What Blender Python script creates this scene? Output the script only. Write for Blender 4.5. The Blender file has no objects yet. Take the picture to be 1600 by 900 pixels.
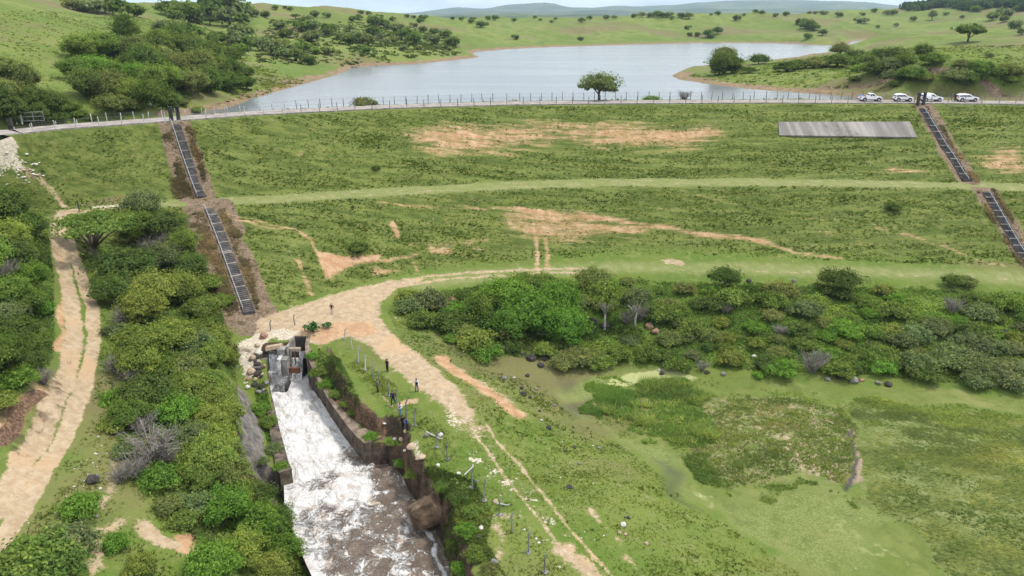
import bpy, bmesh, math, random
import numpy as np
from mathutils import Vector, Matrix

# ------------------------------------------------------------------ camera, sky, sun, exposure
scene = bpy.context.scene
COL = scene.collection
FPX = 1142.0                      # focal length in photo pixels (photo 1600 wide)
PITCH = math.radians(20.7)
CAMZ = 43.0
cam_d = bpy.data.cameras.new('camera'); cam_d.sensor_width = 36.0; cam_d.lens = FPX / 1600.0 * 36.0
cam_d.clip_start = 0.5; cam_d.clip_end = 40000.0
cam = bpy.data.objects.new('camera', cam_d); COL.objects.link(cam)
cam.location = (0, 0, CAMZ); cam.rotation_euler = (math.radians(90) - PITCH, 0, 0)
scene.camera = cam

SUN_DIR = Vector((0.42, 0.10, 0.90)).normalized()      # towards the sun
SUN_EL = math.asin(SUN_DIR.z); SUN_AZ = math.atan2(SUN_DIR.x, SUN_DIR.y)
world = bpy.data.worlds.new('World'); scene.world = world; world.use_nodes = True
wt = world.node_tree; wt.nodes.clear()
def wn(t): return wt.nodes.new(t)
sky = wn('ShaderNodeTexSky'); sky.sky_type = 'NISHITA'; sky.sun_disc = False
sky.sun_elevation = SUN_EL; sky.sun_rotation = SUN_AZ; sky.air_density = 1.0; sky.dust_density = 2.0
tc = wn('ShaderNodeTexCoord'); mp = wn('ShaderNodeMapping'); mp.inputs['Scale'].default_value = (1.0, 1.0, 4.5)
wt.links.new(tc.outputs['Generated'], mp.inputs['Vector'])
nz = wn('ShaderNodeTexNoise'); nz.inputs['Scale'].default_value = 2.6; nz.inputs['Detail'].default_value = 6; nz.inputs['Roughness'].default_value = 0.55
wt.links.new(mp.outputs[0], nz.inputs['Vector'])
rmp = wn('ShaderNodeValToRGB'); rmp.color_ramp.elements[0].position = 0.34; rmp.color_ramp.elements[1].position = 0.56
wt.links.new(nz.outputs['Fac'], rmp.inputs['Fac'])
cl = wn('ShaderNodeMix'); cl.data_type = 'RGBA'
wt.links.new(rmp.outputs['Color'], cl.inputs['Factor']); wt.links.new(sky.outputs[0], cl.inputs['A'])
cl.inputs['B'].default_value = (8.6, 8.8, 9.1, 1)     # cloud white in the sky's own units
bg = wn('ShaderNodeBackground'); bg.inputs['Strength'].default_value = 0.135
wt.links.new(cl.outputs['Result'], bg.inputs['Color'])
wo = wn('ShaderNodeOutputWorld'); wt.links.new(bg.outputs[0], wo.inputs['Surface'])

sun_d = bpy.data.lights.new('sun', 'SUN'); sun_d.energy = 2.4; sun_d.angle = math.radians(6.0); sun_d.color = (1.0, 0.95, 0.88)
sun = bpy.data.objects.new('sun', sun_d); COL.objects.link(sun)
sun.rotation_euler = SUN_DIR.to_track_quat('Z', 'Y').to_euler(); sun.location = (60, 20, 200)

vs = scene.view_settings
vs.view_transform = 'Standard'; vs.look = 'None'; vs.exposure = 0.45; vs.gamma = 1.0; vs.use_curve_mapping = False
scene.cycles.use_denoising = True
scene.cycles.max_bounces = 6; scene.cycles.diffuse_bounces = 3; scene.cycles.transparent_max_bounces = 8
scene.cycles.volume_bounces = 1

# ------------------------------------------------------------------ geometry of the view (used to survey the place)
cP, sP = math.cos(PITCH), math.sin(PITCH)
def ray(px, py):
    xc = (np.asarray(px, float) - 800) / FPX; yc = (450 - np.asarray(py, float)) / FPX
    return xc, cP + yc * sP, -sP + yc * cP
def unz(px, py, z):
    rx, ry, rz = ray(px, py); t = (np.asarray(z, float) - CAMZ) / rz
    return rx * t, ry * t
def proj(x, y, z):
    dep = y * cP - (z - CAMZ) * sP; up = y * sP + (z - CAMZ) * cP
    return 800 + FPX * x / dep, 450 - FPX * up / dep, dep
def hashn(i, j, seed):
    n = (i.astype(np.int64) * 374761393 + j.astype(np.int64) * 668265263 + seed * 974634547) & 0xffffffff
    n = ((n ^ (n >> 13)) * 1274126177) & 0xffffffff
    return ((n ^ (n >> 16)) & 0xffff) / 65535.0
def vnoise(x, y, seed=0):
    xi = np.floor(x); yi = np.floor(y); fx = x - xi; fy = y - yi
    fx = fx * fx * (3 - 2 * fx); fy = fy * fy * (3 - 2 * fy)
    a = hashn(xi, yi, seed); b = hashn(xi + 1, yi, seed); c = hashn(xi, yi + 1, seed); d = hashn(xi + 1, yi + 1, seed)
    return (a + (b - a) * fx) * (1 - fy) + (c + (d - c) * fx) * fy
def fbm(x, y, seed=0, oct=4, gain=0.5):
    s = 0; a = 1; t = 0
    for k in range(oct):
        s = s + a * vnoise(x * 2 ** k + 17.3 * k, y * 2 ** k - 9.1 * k, seed + k); t += a; a *= gain
    return s / t - 0.5
def sstep(e0, e1, x):
    t = np.clip((x - e0) / (e1 - e0), 0, 1); return t * t * (3 - 2 * t)
def polydist(x, y, P):
    """distance to an open polyline, and 0..1 along it"""
    P = np.asarray(P, float); best = np.full(np.shape(x), 1e18); par = np.zeros(np.shape(x))
    L = np.r_[0, np.cumsum(np.hypot(*(P[1:] - P[:-1]).T))]
    for k in range(len(P) - 1):
        ax, ay = P[k]; dx, dy = P[k + 1] - P[k]; l2 = dx * dx + dy * dy + 1e-12
        t = np.clip(((x - ax) * dx + (y - ay) * dy) / l2, 0, 1)
        d = (x - ax - t * dx) ** 2 + (y - ay - t * dy) ** 2
        m = d < best; best = np.where(m, d, best); par = np.where(m, (L[k] + t * (L[k + 1] - L[k])) / L[-1], par)
    return np.sqrt(best), par
def inside(x, y, P):
    P = np.asarray(P, float); r = np.zeros(np.shape(x), bool); n = len(P)
    for k in range(n):
        x0, y0 = P[k]; x1, y1 = P[(k + 1) % n]
        c = ((y0 > y) != (y1 > y)) & (x < (x1 - x0) * (y - y0) / ((y1 - y0) if y1 != y0 else 1e-12) + x0)
        r ^= c
    return r
def sdpoly(x, y, P):
    P = np.asarray(P, float); d, _ = polydist(x, y, np.vstack([P, P[:1]]))
    return np.where(inside(x, y, P), -d, d)

# ------------------------------------------------------------------ terrain
WZ = 21.5                                                      # level of the reservoir
def W(pts, z):
    a = np.array(pts, float); x, y = unz(a[:, 0], a[:, 1], z); return np.c_[x, y]
CREST = W([(-60, 216), (20, 212), (100, 203), (200, 196), (300, 188.5), (400, 181), (500, 176), (600, 171), (700, 168), (800, 165), (900, 164), (1000, 163), (1200, 162), (1400, 162.5), (1600, 164), (1750, 166)], 24.0)
BERM_U = W([(60, 332), (200, 318), (300, 311), (400, 306), (500, 301), (600, 295), (700, 289.5), (800, 284), (900, 281), (1000, 279.5), (1200, 280), (1400, 283), (1600, 288), (1750, 291)], 12.0)
BERM_L = W([(60, 344), (200, 328), (300, 321), (400, 318), (500, 312), (600, 306), (700, 300), (800, 296), (900, 293), (1000, 291), (1200, 291), (1400, 294), (1600, 299), (1750, 302)], 12.0)
TOE_U = W([(200, 540), (330, 510), (400, 496), (460, 478), (520, 458), (580, 443), (640, 432), (700, 426), (800, 419), (900, 413), (1000, 411), (1100, 411), (1200, 413), (1300, 417), (1400, 421), (1500, 425), (1600, 428), (1750, 434)], 2.0)
CRW = 9.0                                                      # crest width
NEAR = [(430, 500, 2), (530, 480, 2), (640, 440, 2), (600, 520, 1.5), (650, 590, 1), (720, 650, .5), (480, 525, 1.6),
 (800, 430, 2), (1000, 425, 2), (1200, 427, 2), (1400, 433, 2), (1600, 442, 2), (1750, 446, 2),
 (540, 560, .8), (560, 600, .5), (620, 640, 0), (700, 700, 0), (760, 780, 0), (850, 880, 0), (900, 800, -.3), (800, 650, -.2), (900, 900, -.3), (1000, 880, -1.6),
 (800, 600, -1.6), (860, 600, -3.2), (900, 650, -3.6), (950, 690, -3.9), (1080, 790, -3.9), (1200, 850, -3.9), (1300, 900, -4), (1000, 760, -2.4), (1100, 850, -2.8), (820, 700, -.6),
 (620, 480, 1.2), (700, 530, .3), (760, 570, -1.2), (900, 520, -1.2), (1200, 510, -1), (1500, 520, -1), (1000, 585, -4), (1200, 592, -4), (1400, 600, -4), (1600, 612, -4),
 (1000, 650, -4), (1200, 650, -4), (1400, 700, -4), (1600, 700, -4), (1600, 900, -4), (1400, 850, -4), (1300, 780, -4),
 (350, 520, 1.8), (385, 560, 1.0), (395, 540, 1.2), (350, 575, 1.5), (300, 600, 3.2), (250, 500, 6), (200, 420, 8.5), (180, 560, 6.2), (165, 700, 5.6), (250, 750, 3.8), (340, 780, 1.5), (400, 840, -1.5), (440, 880, -3.2), (300, 880, 2.5), (100, 880, 5.2), (370, 700, 1.0), (330, 660, 2.2),
 (85, 360, 10.8), (110, 450, 8.6), (120, 520, 7.6), (100, 600, 7), (60, 700, 6.5), (20, 800, 6.2), (0, 690, 9), (50, 600, 9.5), (75, 450, 10.4), (40, 380, 13.5), (0, 330, 17), (0, 450, 13.5), (0, 560, 11.5),
 (60, 310, 13.5), (100, 322, 12.6), (30, 240, 19), (0, 215, 23.5), (0, 260, 19), (250, 318, 12), (200, 325, 12), (150, 333, 11.8), (300, 400, 5), (340, 440, 3), (310, 340, 9.5)]
FARP = [(40, 1, 330), (100, 5, 400), (150, 9, 430), (200, 18, 430), (225, 18, 520), (250, 14, 560), (300, 4, 600), (-100, 0, 330), (0, 190, 134), (0, 120, 158), (0, 60, 190), (0, 0, 245), (120, 130, 165), (120, 60, 215), (170, 170, 150), (100, 165, 146), (200, 100, 205), (200, 50, 280), (200, 22, 340), (100, 10, 300),
 (300, 160, 158), (300, 110, 215), (300, 60, 300), (300, 24, 440), (330, 6, 600), (400, 100, 262), (430, 125, 240), (400, 60, 360), (400, 30, 450), (400, 6, 540), (500, 90, 310), (500, 60, 400), (500, 30, 520), (500, 13, 600),
 (600, 70, 405), (600, 40, 510), (600, 23, 640), (680, 70, 430), (750, 65, 500), (750, 45, 610), (750, 29, 760), (900, 45, 620), (900, 28, 720), (1000, 45, 630), (1000, 24, 720), (1100, 45, 640), (1100, 24, 740), (1200, 45, 640), (1200, 20, 790),
 (1300, 40, 670), (1300, 19, 860), (1450, 48, 690), (1450, 30, 780), (1450, 8, 960), (1600, 30, 620), (1600, 4, 860), (1550, 20, 760),
 (1500, 140, 192), (1400, 140, 192), (1600, 140, 192), (1500, 110, 217), (1600, 110, 217), (1500, 80, 272), (1400, 110, 225), (1400, 80, 292), (1600, 80, 262), (1500, 60, 350), (1600, 60, 335), (1300, 130, 215), (1300, 105, 260), (1300, 86, 318), (1200, 120, 245), (1200, 98, 288), (1130, 112, 268), (1380, 72, 372), (1440, 66, 380)]
EXTRA = [(-260, 60, 34), (-160, 40, 20), (-120, 15, 12), (0, 10, -3), (60, 10, -4), (-50, 10, 4), (260, 60, -2), (300, 120, 2), (320, 200, 27), (-260, 150, 44), (-420, 300, 47), (-700, 500, 52), (-900, 900, 48), (420, 260, 36), (600, 420, 45), (900, 700, 55), (800, 1100, 48), (300, 1200, 18), (0, 1250, 10), (-400, 1200, 20), (60, 960, 22), (-180, 960, 24), (260, 1000, 24), (-60, 860, 27), (180, 100, -3.5)]
def ctrl():
    out = []
    a = np.array(NEAR); x, y = unz(a[:, 0], a[:, 1], a[:, 2]); out.append(np.c_[x, y, a[:, 2]])
    a = np.array(FARP); rx, ry, rz = ray(a[:, 0], a[:, 1]); t = a[:, 2] / ry; out.append(np.c_[rx * t, a[:, 2], CAMZ + rz * t])
    out.append(np.array(EXTRA, float))
    s = np.linspace(-50, 130, 10)                              # keep the natural ground below the dam's body
    for pl, z in ((BERM_L, 7.0), (CREST, 12.0)):
        out.append(np.c_[s, np.interp(s, pl[:, 0], pl[:, 1]), np.full(len(s), z)])
    out.append(np.c_[s, np.interp(s, CREST[:, 0], CREST[:, 1]) + 26, np.full(len(s), 15.0)])
    return np.vstack(out)
CP = ctrl()
def warp(x, y):                                                # distances in the far field count less
    k = 1.0 / (1.0 + np.maximum(y - 180, 0) / 400.0)
    return x * k ** .5 / 100.0, np.where(y < 180, y, 180 + 400 * np.log1p(np.maximum(y - 180, 0) / 400.0)) / 100.0
def tps_fit():
    u, v = warp(CP[:, 0], CP[:, 1]); n = len(u)
    r = np.hypot(u[:, None] - u, v[:, None] - v); K = np.where(r > 0, r * r * np.log(r + 1e-12), 0) + np.eye(n) * 2e-4
    A = np.zeros((n + 3, n + 3)); A[:n, :n] = K; Pm = np.c_[np.ones(n), u, v]; A[:n, n:] = Pm; A[n:, :n] = Pm.T
    return np.linalg.solve(A, np.r_[CP[:, 2], 0, 0, 0]), u, v
TW, TU, TV = tps_fit()
def tps(x, y):
    u, v = warp(x, y); s = TW[-3] + TW[-2] * u + TW[-1] * v
    for k in range(len(TU)):
        r2 = (u - TU[k]) ** 2 + (v - TV[k]) ** 2
        s = s + TW[k] * 0.5 * r2 * np.log(r2 + 1e-12)
    return s
class Raster:
    def __init__(s, x0, x1, y0, y1, st):
        s.x0, s.y0, s.st = x0, y0, st; s.nx = int((x1 - x0) / st) + 2; s.ny = int((y1 - y0) / st) + 2
        gx, gy = np.meshgrid(x0 + st * np.arange(s.nx), y0 + st * np.arange(s.ny)); s.g = tps(gx, gy)
    def __call__(s, x, y):
        fx = np.clip((x - s.x0) / s.st, 0, s.nx - 1.001); fy = np.clip((y - s.y0) / s.st, 0, s.ny - 1.001)
        i = fx.astype(int); j = fy.astype(int); fx = fx - i; fy = fy - j; g = s.g
        return (g[j, i] * (1 - fx) + g[j, i + 1] * fx) * (1 - fy) + (g[j + 1, i] * (1 - fx) + g[j + 1, i + 1] * fx) * fy
R_NEAR = Raster(-220, 220, 8, 260, 1.5); R_FAR = Raster(-1100, 1100, 8, 1300, 10.0)
def base(x, y):
    n = R_NEAR(x, y); f = R_FAR(x, y)
    w = sstep(190, 218, np.abs(x)) ; w = np.maximum(w, sstep(235, 258, y))
    return n * (1 - w) + f * w

LAKE = W([(290, 182), (300, 178), (360, 167), (400, 152), (440, 141), (480, 130), (520, 118.5), (540, 112), (547, 106), (600, 102), (660, 99), (720, 93), (750, 89), (738, 84), (742, 81), (790, 77), (850, 74), (950, 71), (1100, 67), (1200, 67), (1240, 68), (1262, 70), (1300, 70.5), (1325, 69), (1330, 65), (1345, 62.5), (1380, 62), (1405, 63), (1400, 66), (1340, 74), (1310, 79.5), (1260, 87), (1180, 96), (1110, 102.5), (1075, 106), (1050, 118), (1060, 124), (1100, 131), (1170, 139), (1250, 145), (1330, 151), (1352, 157), (1352, 163)], WZ)
def crest_y(x): return np.interp(x, CREST[:, 0], CREST[:, 1])
# upstream shoreline runs along the dam's face
xs_ = np.linspace(LAKE[-1, 0], LAKE[0, 0], 14)[1:-1]
LAKE = np.vstack([LAKE, np.c_[xs_, crest_y(xs_) + CRW + 3.0]])

def chan_pts(pts):
    a = np.array(pts, float); z = np.interp(a[:, 1], [585, 720, 900, 980], [-3.6, -5.0, -5.5, -5.6]); x, y = unz(a[:, 0], a[:, 1], z); return np.c_[x, y]
CH_L = chan_pts([(424, 588), (432, 640), (445, 700), (458, 745), (462, 790), (480, 840), (508, 905), (540, 1010)])
CH_R = chan_pts([(482, 586), (500, 630), (540, 690), (574, 726), (603, 726), (628, 768), (648, 812), (672, 830), (682, 868), (692, 905), (720, 1010)])
CHAN = np.vstack([CH_L, CH_R[::-1]])
CHX = np.r_[[(-60, 0)], []] if False else None
def water_z(x, y):                                              # stream level falls away from the outlet
    return np.interp(y, [44, 56, 70, 88.5], [-5.6, -5.45, -5.0, -3.6])
def dam(x, y):
    c = crest_y(x); bu = np.interp(x, BERM_U[:, 0], BERM_U[:, 1]); bl = np.interp(x, BERM_L[:, 0], BERM_L[:, 1]); t = np.interp(x, TOE_U[:, 0], TOE_U[:, 1])
    bu = np.minimum(bu, c - 6); bl = np.minimum(bl, bu - 3); t = np.minimum(t, bl - 6)
    z = np.where(y < t, 2 - (t - y) * .6, np.where(y < bl, 2 + 10 * (y - t) / (bl - t), np.where(y < bu, 12.0 + .25 * (y - bl) / (bu - bl),
        np.where(y < c, 12.25 + 11.75 * (y - bu) / (c - bu), np.where(y < c + CRW, 24.0, 24.0 - (y - c - CRW) * .5)))))
    xl = CREST[1, 0]
    return z - np.maximum(xl - x, 0) * .35
def smax(a, b, k):
    h = np.clip(.5 + .5 * (a - b) / k, 0, 1); return b + (a - b) * h + k * h * (1 - h)
CLIFF_SEED = 5
def height(x, y, fine=True):
    x = np.asarray(x, float); y = np.asarray(y, float)
    h = base(x, y)
    far = sstep(190, 420, y)
    h = h + far * (fbm(x / 75, y / 75, 3, 4) * np.interp(y, [300, 560, 640], [8.0, 9.0, 6.0]) + np.abs(fbm(x / 45 + 3, y / 100, 8, 4)) * np.interp(y, [300, 560, 640], [-15.0, -20.0, -12.0]) + np.interp(y, [300, 560, 640], [1.2, 1.5, .7])) * sstep(0, 1, (y - 150) / 120)
    # reservoir
    sd = np.full(x.shape, 999.0); m = (y > 150) & (y < 900) & (x > -160) & (x < 420)
    if m.any(): sd[m] = sdpoly(x[m], y[m], LAKE)
    up = y > crest_y(x) + CRW * .5
    sdn = sd + fbm(x / 12, y / 12, 21, 3) * 3.0 * sstep(2, 20, np.abs(sd))
    beach = np.where(sdn < 0, WZ + .3 * sdn, WZ + np.minimum(sdn, 6) * .34 + np.maximum(sdn - 6, 0) * .55)
    beach = np.maximum(beach, 17.0)
    hb = np.where(sdn < 25, np.minimum(np.maximum(h, WZ + np.clip(sdn * .1, -4, 1.2)), beach), np.maximum(h, WZ + 1.2))
    hb = np.where(sdn < 0, beach, hb)
    h = np.where(up & (y < 900), hb, h)
    h = np.where(y > 1250, h * (1 - sstep(1250, 1800, y)) + sstep(1250, 1800, y) * (20 + fbm(x / 900, y / 900, 4, 3) * 14), h)
    # dam
    d = dam(x, y); dn = fbm(x / 9, y / 5, 31, 3) * .55 + fbm(x / 2.2, y / 1.2, 41, 3) * .32
    flat = (sstep(.6, .0, np.abs(y - (crest_y(x) + CRW / 2)) / CRW - .45))
    h0 = np.where(y > crest_y(x) + CRW, np.maximum(h, d), smax(h, d, 1.0))
    ondam = (d > h - .3) & (y < crest_y(x) + CRW)
    h = np.where(ondam, h0 + dn * (1 - flat) * sstep(-60, -30, y - 140 + 60), h0)
    # near relief
    nearw = 1 - sstep(230, 330, y)
    h = h + np.where(ondam, 0, nearw * (fbm(x / 6, y / 6, 51, 4) * .5 + fbm(x / 1.3, y / 1.3, 61, 3) * .16))
    # gorge of the stream
    m = (y < 96) & (x < 10) & (x > -60)
    if m.any():
        xm, ym = x[m], y[m]; sdc = sdpoly(xm, ym, CHAN)
        n1 = fbm(xm / 3.0, ym / 3.0, 71, 4); n2 = fbm(xm / .9, ym / .9, 75, 3)
        right = xm > np.interp(ym, CH_R[::-1, 1], CH_R[::-1, 0]) - 1.5
        ymid = np.clip((ym - 40) / 50, 0, 1)
        w_r = np.where(ym > 70, 2.6, 1.9) + n1 * 1.8; w_l = np.interp(ym, [45, 60, 75, 90], [5.0, 5.5, 5.5, 5.5]) + n1 * 2.0
        w = np.maximum(np.where(right, w_r, w_l), .8)
        t = np.clip(sdc / w, 0, 1); prof = np.where(right, sstep(0, 1, t), np.where(t < .35, t * .5, .175 + (t - .35) / .65 * .825)) 
        floor = -8.0
        wr = np.interp(ym, [70.4, 75, 79, 84, 87, 88.5], [-2.45, -2.5, -2.2, -1.25, .4, 1.1]); wl = np.interp(ym, [67.5, 72, 78, 83, 86, 88.4], [-3.7, -3.5, -3.0, -1.9, -.6, .9])
        kr = right & (ym > 70.2) & (ym < 88.95); kl = ~right & (ym > 67.4) & (ym < 88.9)
        hc = np.where(sdc < 0, floor, floor + (h[m] - floor) * np.clip(prof * (1 + .0 * n2) + n2 * .12 * (t > .02) * (t < .98), 0, 1))
        thick = np.interp(ym, [70, 72, 75, 79, 87], [2.0, 1.9, 1.5, .7, 1.0])
        hw = wr + (h[m] - wr) * sstep(0, 1, np.clip((sdc - thick - .2) / np.maximum(.75 + n1 * 1.0 + np.where(ym > 79, 2.3, 0), .4), 0, 1)) + n2 * .25
        hc = np.where(kr & (sdc > .25), np.maximum(hc, hw), hc)
        hl = wl + (h[m] - wl) * sstep(0, 1, np.clip((sdc - np.interp(ym, [78, 84, 88], [1.7, 3.6, 6.0]) + n1) / np.maximum(3.6 + n1 * 1.5, 1), 0, 1)) + n2 * .3
        hc = np.where(kl & (sdc > .4), np.maximum(np.where(sdc > .4, hl, hc), -9), hc)
        hh = h[m]; res = hh + (np.minimum(hc, hh) - hh) * np.where(ym < 88.2, 1, np.where(ym < 88.9, (88.9 - ym) / .7, 0))
        pit = (xm > -33.4) & (xm < -27.7) & (ym > 87) & (ym < np.where(xm > -29.9, 91.3, 89.5))     # the outlet's own chamber
        h[m] = np.where(pit, -8.0, res)
    return h
def hit(px, py, far=1400.0):
    """where the line of sight through a photo pixel meets the ground"""
    px = np.atleast_1d(np.asarray(px, float)); py = np.atleast_1d(np.asarray(py, float))
    rx, ry, rz = ray(px, py)
    ts = np.concatenate([np.arange(35, 260, .5), np.arange(260, far, 2.5)])
    out = np.full((len(px), 3), np.nan)
    for a in range(0, len(px), 64):
        s = slice(a, a + 64)
        X = rx[s, None] * ts; Y = ry[s, None] * ts; Z = CAMZ + rz[s, None] * ts
        D = Z - height(X, Y); neg = D < 0
        k = np.where(neg.any(1), neg.argmax(1), -1)
        for q, kk in enumerate(k):
            if kk < 1: continue
            d0, d1 = D[q, kk - 1], D[q, kk]; t = ts[kk - 1] + (ts[kk] - ts[kk - 1]) * d0 / (d0 - d1 + 1e-9)
            x = rx[a + q] * t; y = ry[a + q] * t
            out[a + q] = (x, y, float(height(np.array([x]), np.array([y]))[0]))
    return out
def hitp(pts):
    a = np.array(pts, float); r = hit(a[:, 0], a[:, 1]); return r[~np.isnan(r[:, 0])][:, :2]
# ------------------------------------------------------------------ what the ground is made of, place by place
def stroke(x, y, P, w, soft=.6):
    out = np.zeros(x.shape); P = np.asarray(P); 
    if len(P) < 2: return out
    r = w + soft + 1
    m = (x > P[:, 0].min() - r) & (x < P[:, 0].max() + r) & (y > P[:, 1].min() - r) & (y < P[:, 1].max() + r)
    if m.any():
        d, _ = polydist(x[m], y[m], P); out[m] = 1 - sstep(w / 2 - soft, w / 2 + soft, d)
    return out
def area(x, y, P, soft=1.5):
    out = np.zeros(x.shape); P = np.asarray(P); r = soft + 1
    m = (x > P[:, 0].min() - r) & (x < P[:, 0].max() + r) & (y > P[:, 1].min() - r) & (y < P[:, 1].max() + r)
    if m.any(): out[m] = 1 - sstep(-soft, soft, sdpoly(x[m], y[m], P))
    return out
PAINT = []                                                     # (channel, kind, plan points, width/soft, strength)
def ps(ch, pts, w, st=1.0, soft=.5): PAINT.append((ch, 's', hitp(pts), w, st, soft))
def pa(ch, pts, st=1.0, soft=1.5): PAINT.append((ch, 'a', hitp(pts), 0, st, soft))
# dirt road on the hillside: two wheel bands with a grassy middle
ROAD_A = [(90, 352), (91, 380), (99, 420), (112, 470), (117, 505), (112, 555), (98, 602), (76, 650), (54, 702), (26, 752), (-8, 802)]
ROAD_B = [(102, 365), (126, 430), (144, 480), (148, 520), (141, 562), (132, 605), (115, 652), (91, 702), (64, 752), (28, 802), (0, 852)]
ps('dirt', ROAD_A, 1.9, .90, .5); ps('dirt', ROAD_B, 1.5, 1, .35); ps('dirt', [(a[0] * .5 + b[0] * .5, a[1] * .5 + b[1] * .5) for a, b in zip(ROAD_A, ROAD_B)], 2.4, .24, .6)
ps('dirt', [(92, 356), (75, 345), (95, 336), (150, 326), (200, 322)], 2.6, .55, 1.2)
ps('sand', [(150, 324), (205, 321)], 1.5, .7, .8)
# the junction below the dam and the track down the bench
pa('dirt', [(398, 502), (440, 484), (480, 472), (520, 459), (565, 447), (610, 437), (668, 431), (662, 437), (620, 452), (596, 472), (594, 495), (612, 520), (650, 548), (690, 580), (726, 618), (745, 650), (715, 660), (690, 634), (650, 606), (612, 574), (575, 540), (545, 528), (500, 540), (440, 528), (400, 520)], 1.0, 1.2)
ps('dirt', [(690, 610), (720, 650), (740, 672)], 4.0, .62, 1.6)
ps('sand', [(700, 628), (722, 665), (735, 672)], 3.2, .44, 1.6)
ps('sand', [(765, 735), (800, 760), (850, 805), (868, 820)], 1.9, .44, 1.0)
ps('sand', [(745, 700), (800, 765), (860, 840)], 5.0, .30, 2.0)
ps('dirt', [(735, 668), (800, 760), (870, 845), (930, 915)], .6, .72, .3); ps('dirt', [(758, 664), (825, 745), (890, 825), (960, 905)], .6, .72, .3)
ps('dirt', [(880, 860), (930, 900), (960, 930)], 2.4, .8, 1.2)
ps('dirt', [(660, 433), (720, 428), (800, 423), (868, 420), (930, 419)], .9, .85, .4); ps('dirt', [(640, 446), (690, 437), (760, 432), (840, 427), (950, 424)], .9, .75, .4)
ps('dirt', [(1050, 421), (1200, 424), (1340, 427), (1480, 431), (1600, 437)], .7, .55, .4); ps('dirt', [(1040, 409), (1062, 411)], 2.0, .8, .8)
for o in (0, 5):
    ps('dirt', [(320, 312 + o), (400, 309 + o), (500, 303 + o), (600, 298 + o), (700, 292 + o), (800, 287 + o), (900, 284 + o), (1000, 282 + o), (1200, 283 + o), (1400, 286 + o), (1600, 291 + o)], .7, .5, .35)
pa('berm', [(230, 312), (300, 311), (400, 306), (500, 300), (600, 294), (700, 289), (800, 283), (900, 280), (1000, 278.5), (1200, 279), (1400, 282), (1600, 287), (1750, 290), (1750, 303), (1600, 299), (1400, 294), (1200, 291), (1000, 291), (900, 293), (800, 296), (700, 300), (600, 307), (500, 313), (400, 319), (300, 323), (230, 326)], 1, .8)
pa('berm', [(640, 434), (700, 426), (800, 418), (900, 412), (1000, 410), (1200, 412), (1400, 420), (1600, 427), (1750, 432), (1750, 450), (1600, 444), (1400, 434), (1200, 429), (1000, 424), (800, 436), (700, 446), (640, 455)], 1, 1.2)
# bare orange soil on the dam
pa('bare', [(615, 205), (660, 188), (800, 186), (950, 184), (1120, 190), (1140, 215), (1080, 238), (960, 236), (860, 232), (740, 248), (690, 252), (640, 236)], .62, 5)
pa('bare', [(660, 210), (760, 200), (900, 196), (960, 205), (920, 226), (800, 226), (700, 236)], .2, 4)
pa('bare', [(1545, 225), (1600, 222), (1620, 275), (1540, 278), (1520, 250)], .6, 4); pa('bare', [(1365, 262), (1400, 258), (1455, 266), (1440, 273), (1390, 272)], .7, 2)
pa('bare', [(430, 243), (470, 238), (470, 250), (440, 253)], .55, 2); pa('bare', [(495, 235), (530, 232), (520, 242)], .5, 1.5); pa('bare', [(195, 220), (240, 218), (250, 240), (200, 240)], .4, 2); pa('bare', [(420, 195), (600, 182), (600, 205), (430, 215)], .3, 3)
ps('bare', [(590, 315), (690, 324), (800, 325), (860, 333), (900, 341)], .8, .85, .4); ps('bare', [(695, 312), (740, 322), (800, 324)], .8, .8, .4)
ps('bare', [(860, 333), (900, 340), (960, 343), (1010, 350), (1060, 356)], 1.6, 1, .7); ps('bare', [(1050, 355), (1100, 364), (1150, 371), (1200, 380), (1250, 394), (1310, 404)], 1.5, 1, .7)
ps('bare', [(800, 325), (850, 340), (920, 352), (980, 360)], 1.6, .9, .8)
pa('bare', [(780, 322), (880, 325), (1000, 343), (1040, 358), (980, 376), (900, 384), (820, 376), (770, 350)], .6, 3); pa('bare', [(950, 312), (1070, 322), (1070, 332), (970, 330)], .42, 2); pa('bare', [(1040, 345), (1200, 360), (1190, 378), (1080, 360)], .45, 2)
ps('bare', [(834, 350), (836, 380), (840, 416)], 1.3, .95, .6); ps('bare', [(850, 375), (853, 395), (860, 417)], 1.2, .9, .5); ps('dirt', [(838, 375), (842, 418)], .9, .7, .5)
pa('bare', [(488, 393), (520, 398), (560, 401), (598, 393), (590, 406), (560, 414), (530, 424), (508, 432), (497, 410)], .95, .8); ps('bare', [(560, 413), (600, 405), (650, 397)], 1.0, .9, .5); pa('bare', [(575, 415), (630, 416), (625, 430), (580, 433)], .6, 1)
ps('bare', [(352, 335), (400, 345), (430, 352), (460, 362), (484, 376), (494, 398), (508, 430)], .9, .9, .4); ps('bare', [(362, 343), (400, 353), (440, 358)], 1.2, .85, .5); ps('bare', [(463, 408), (472, 430), (490, 462)], 1.3, .85, .7)
ps('bare', [(613, 352), (622, 368)], 1.7, .95, .4); ps('bare', [(640, 384), (700, 380), (760, 373)], .9, .75, .6); pa('bare', [(660, 380), (720, 378), (705, 398), (670, 396)], .55, 1); ps('bare', [(646, 410), (650, 422)], 1.2, .8, .5); ps('bare', [(735, 380), (745, 388)], 1.5, .7, .5)
ps('bare', [(1063, 301), (1110, 310), (1180, 325), (1210, 332)], .7, .8, .4); ps('bare', [(1412, 365), (1440, 375), (1480, 388), (1520, 403), (1575, 418)], 1.0, .85, .5); ps('bare', [(1358, 346), (1370, 355), (1388, 358)], 1.3, .75, .5); ps('bare', [(1262, 342), (1290, 346)], .7, .8, .3)
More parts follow.
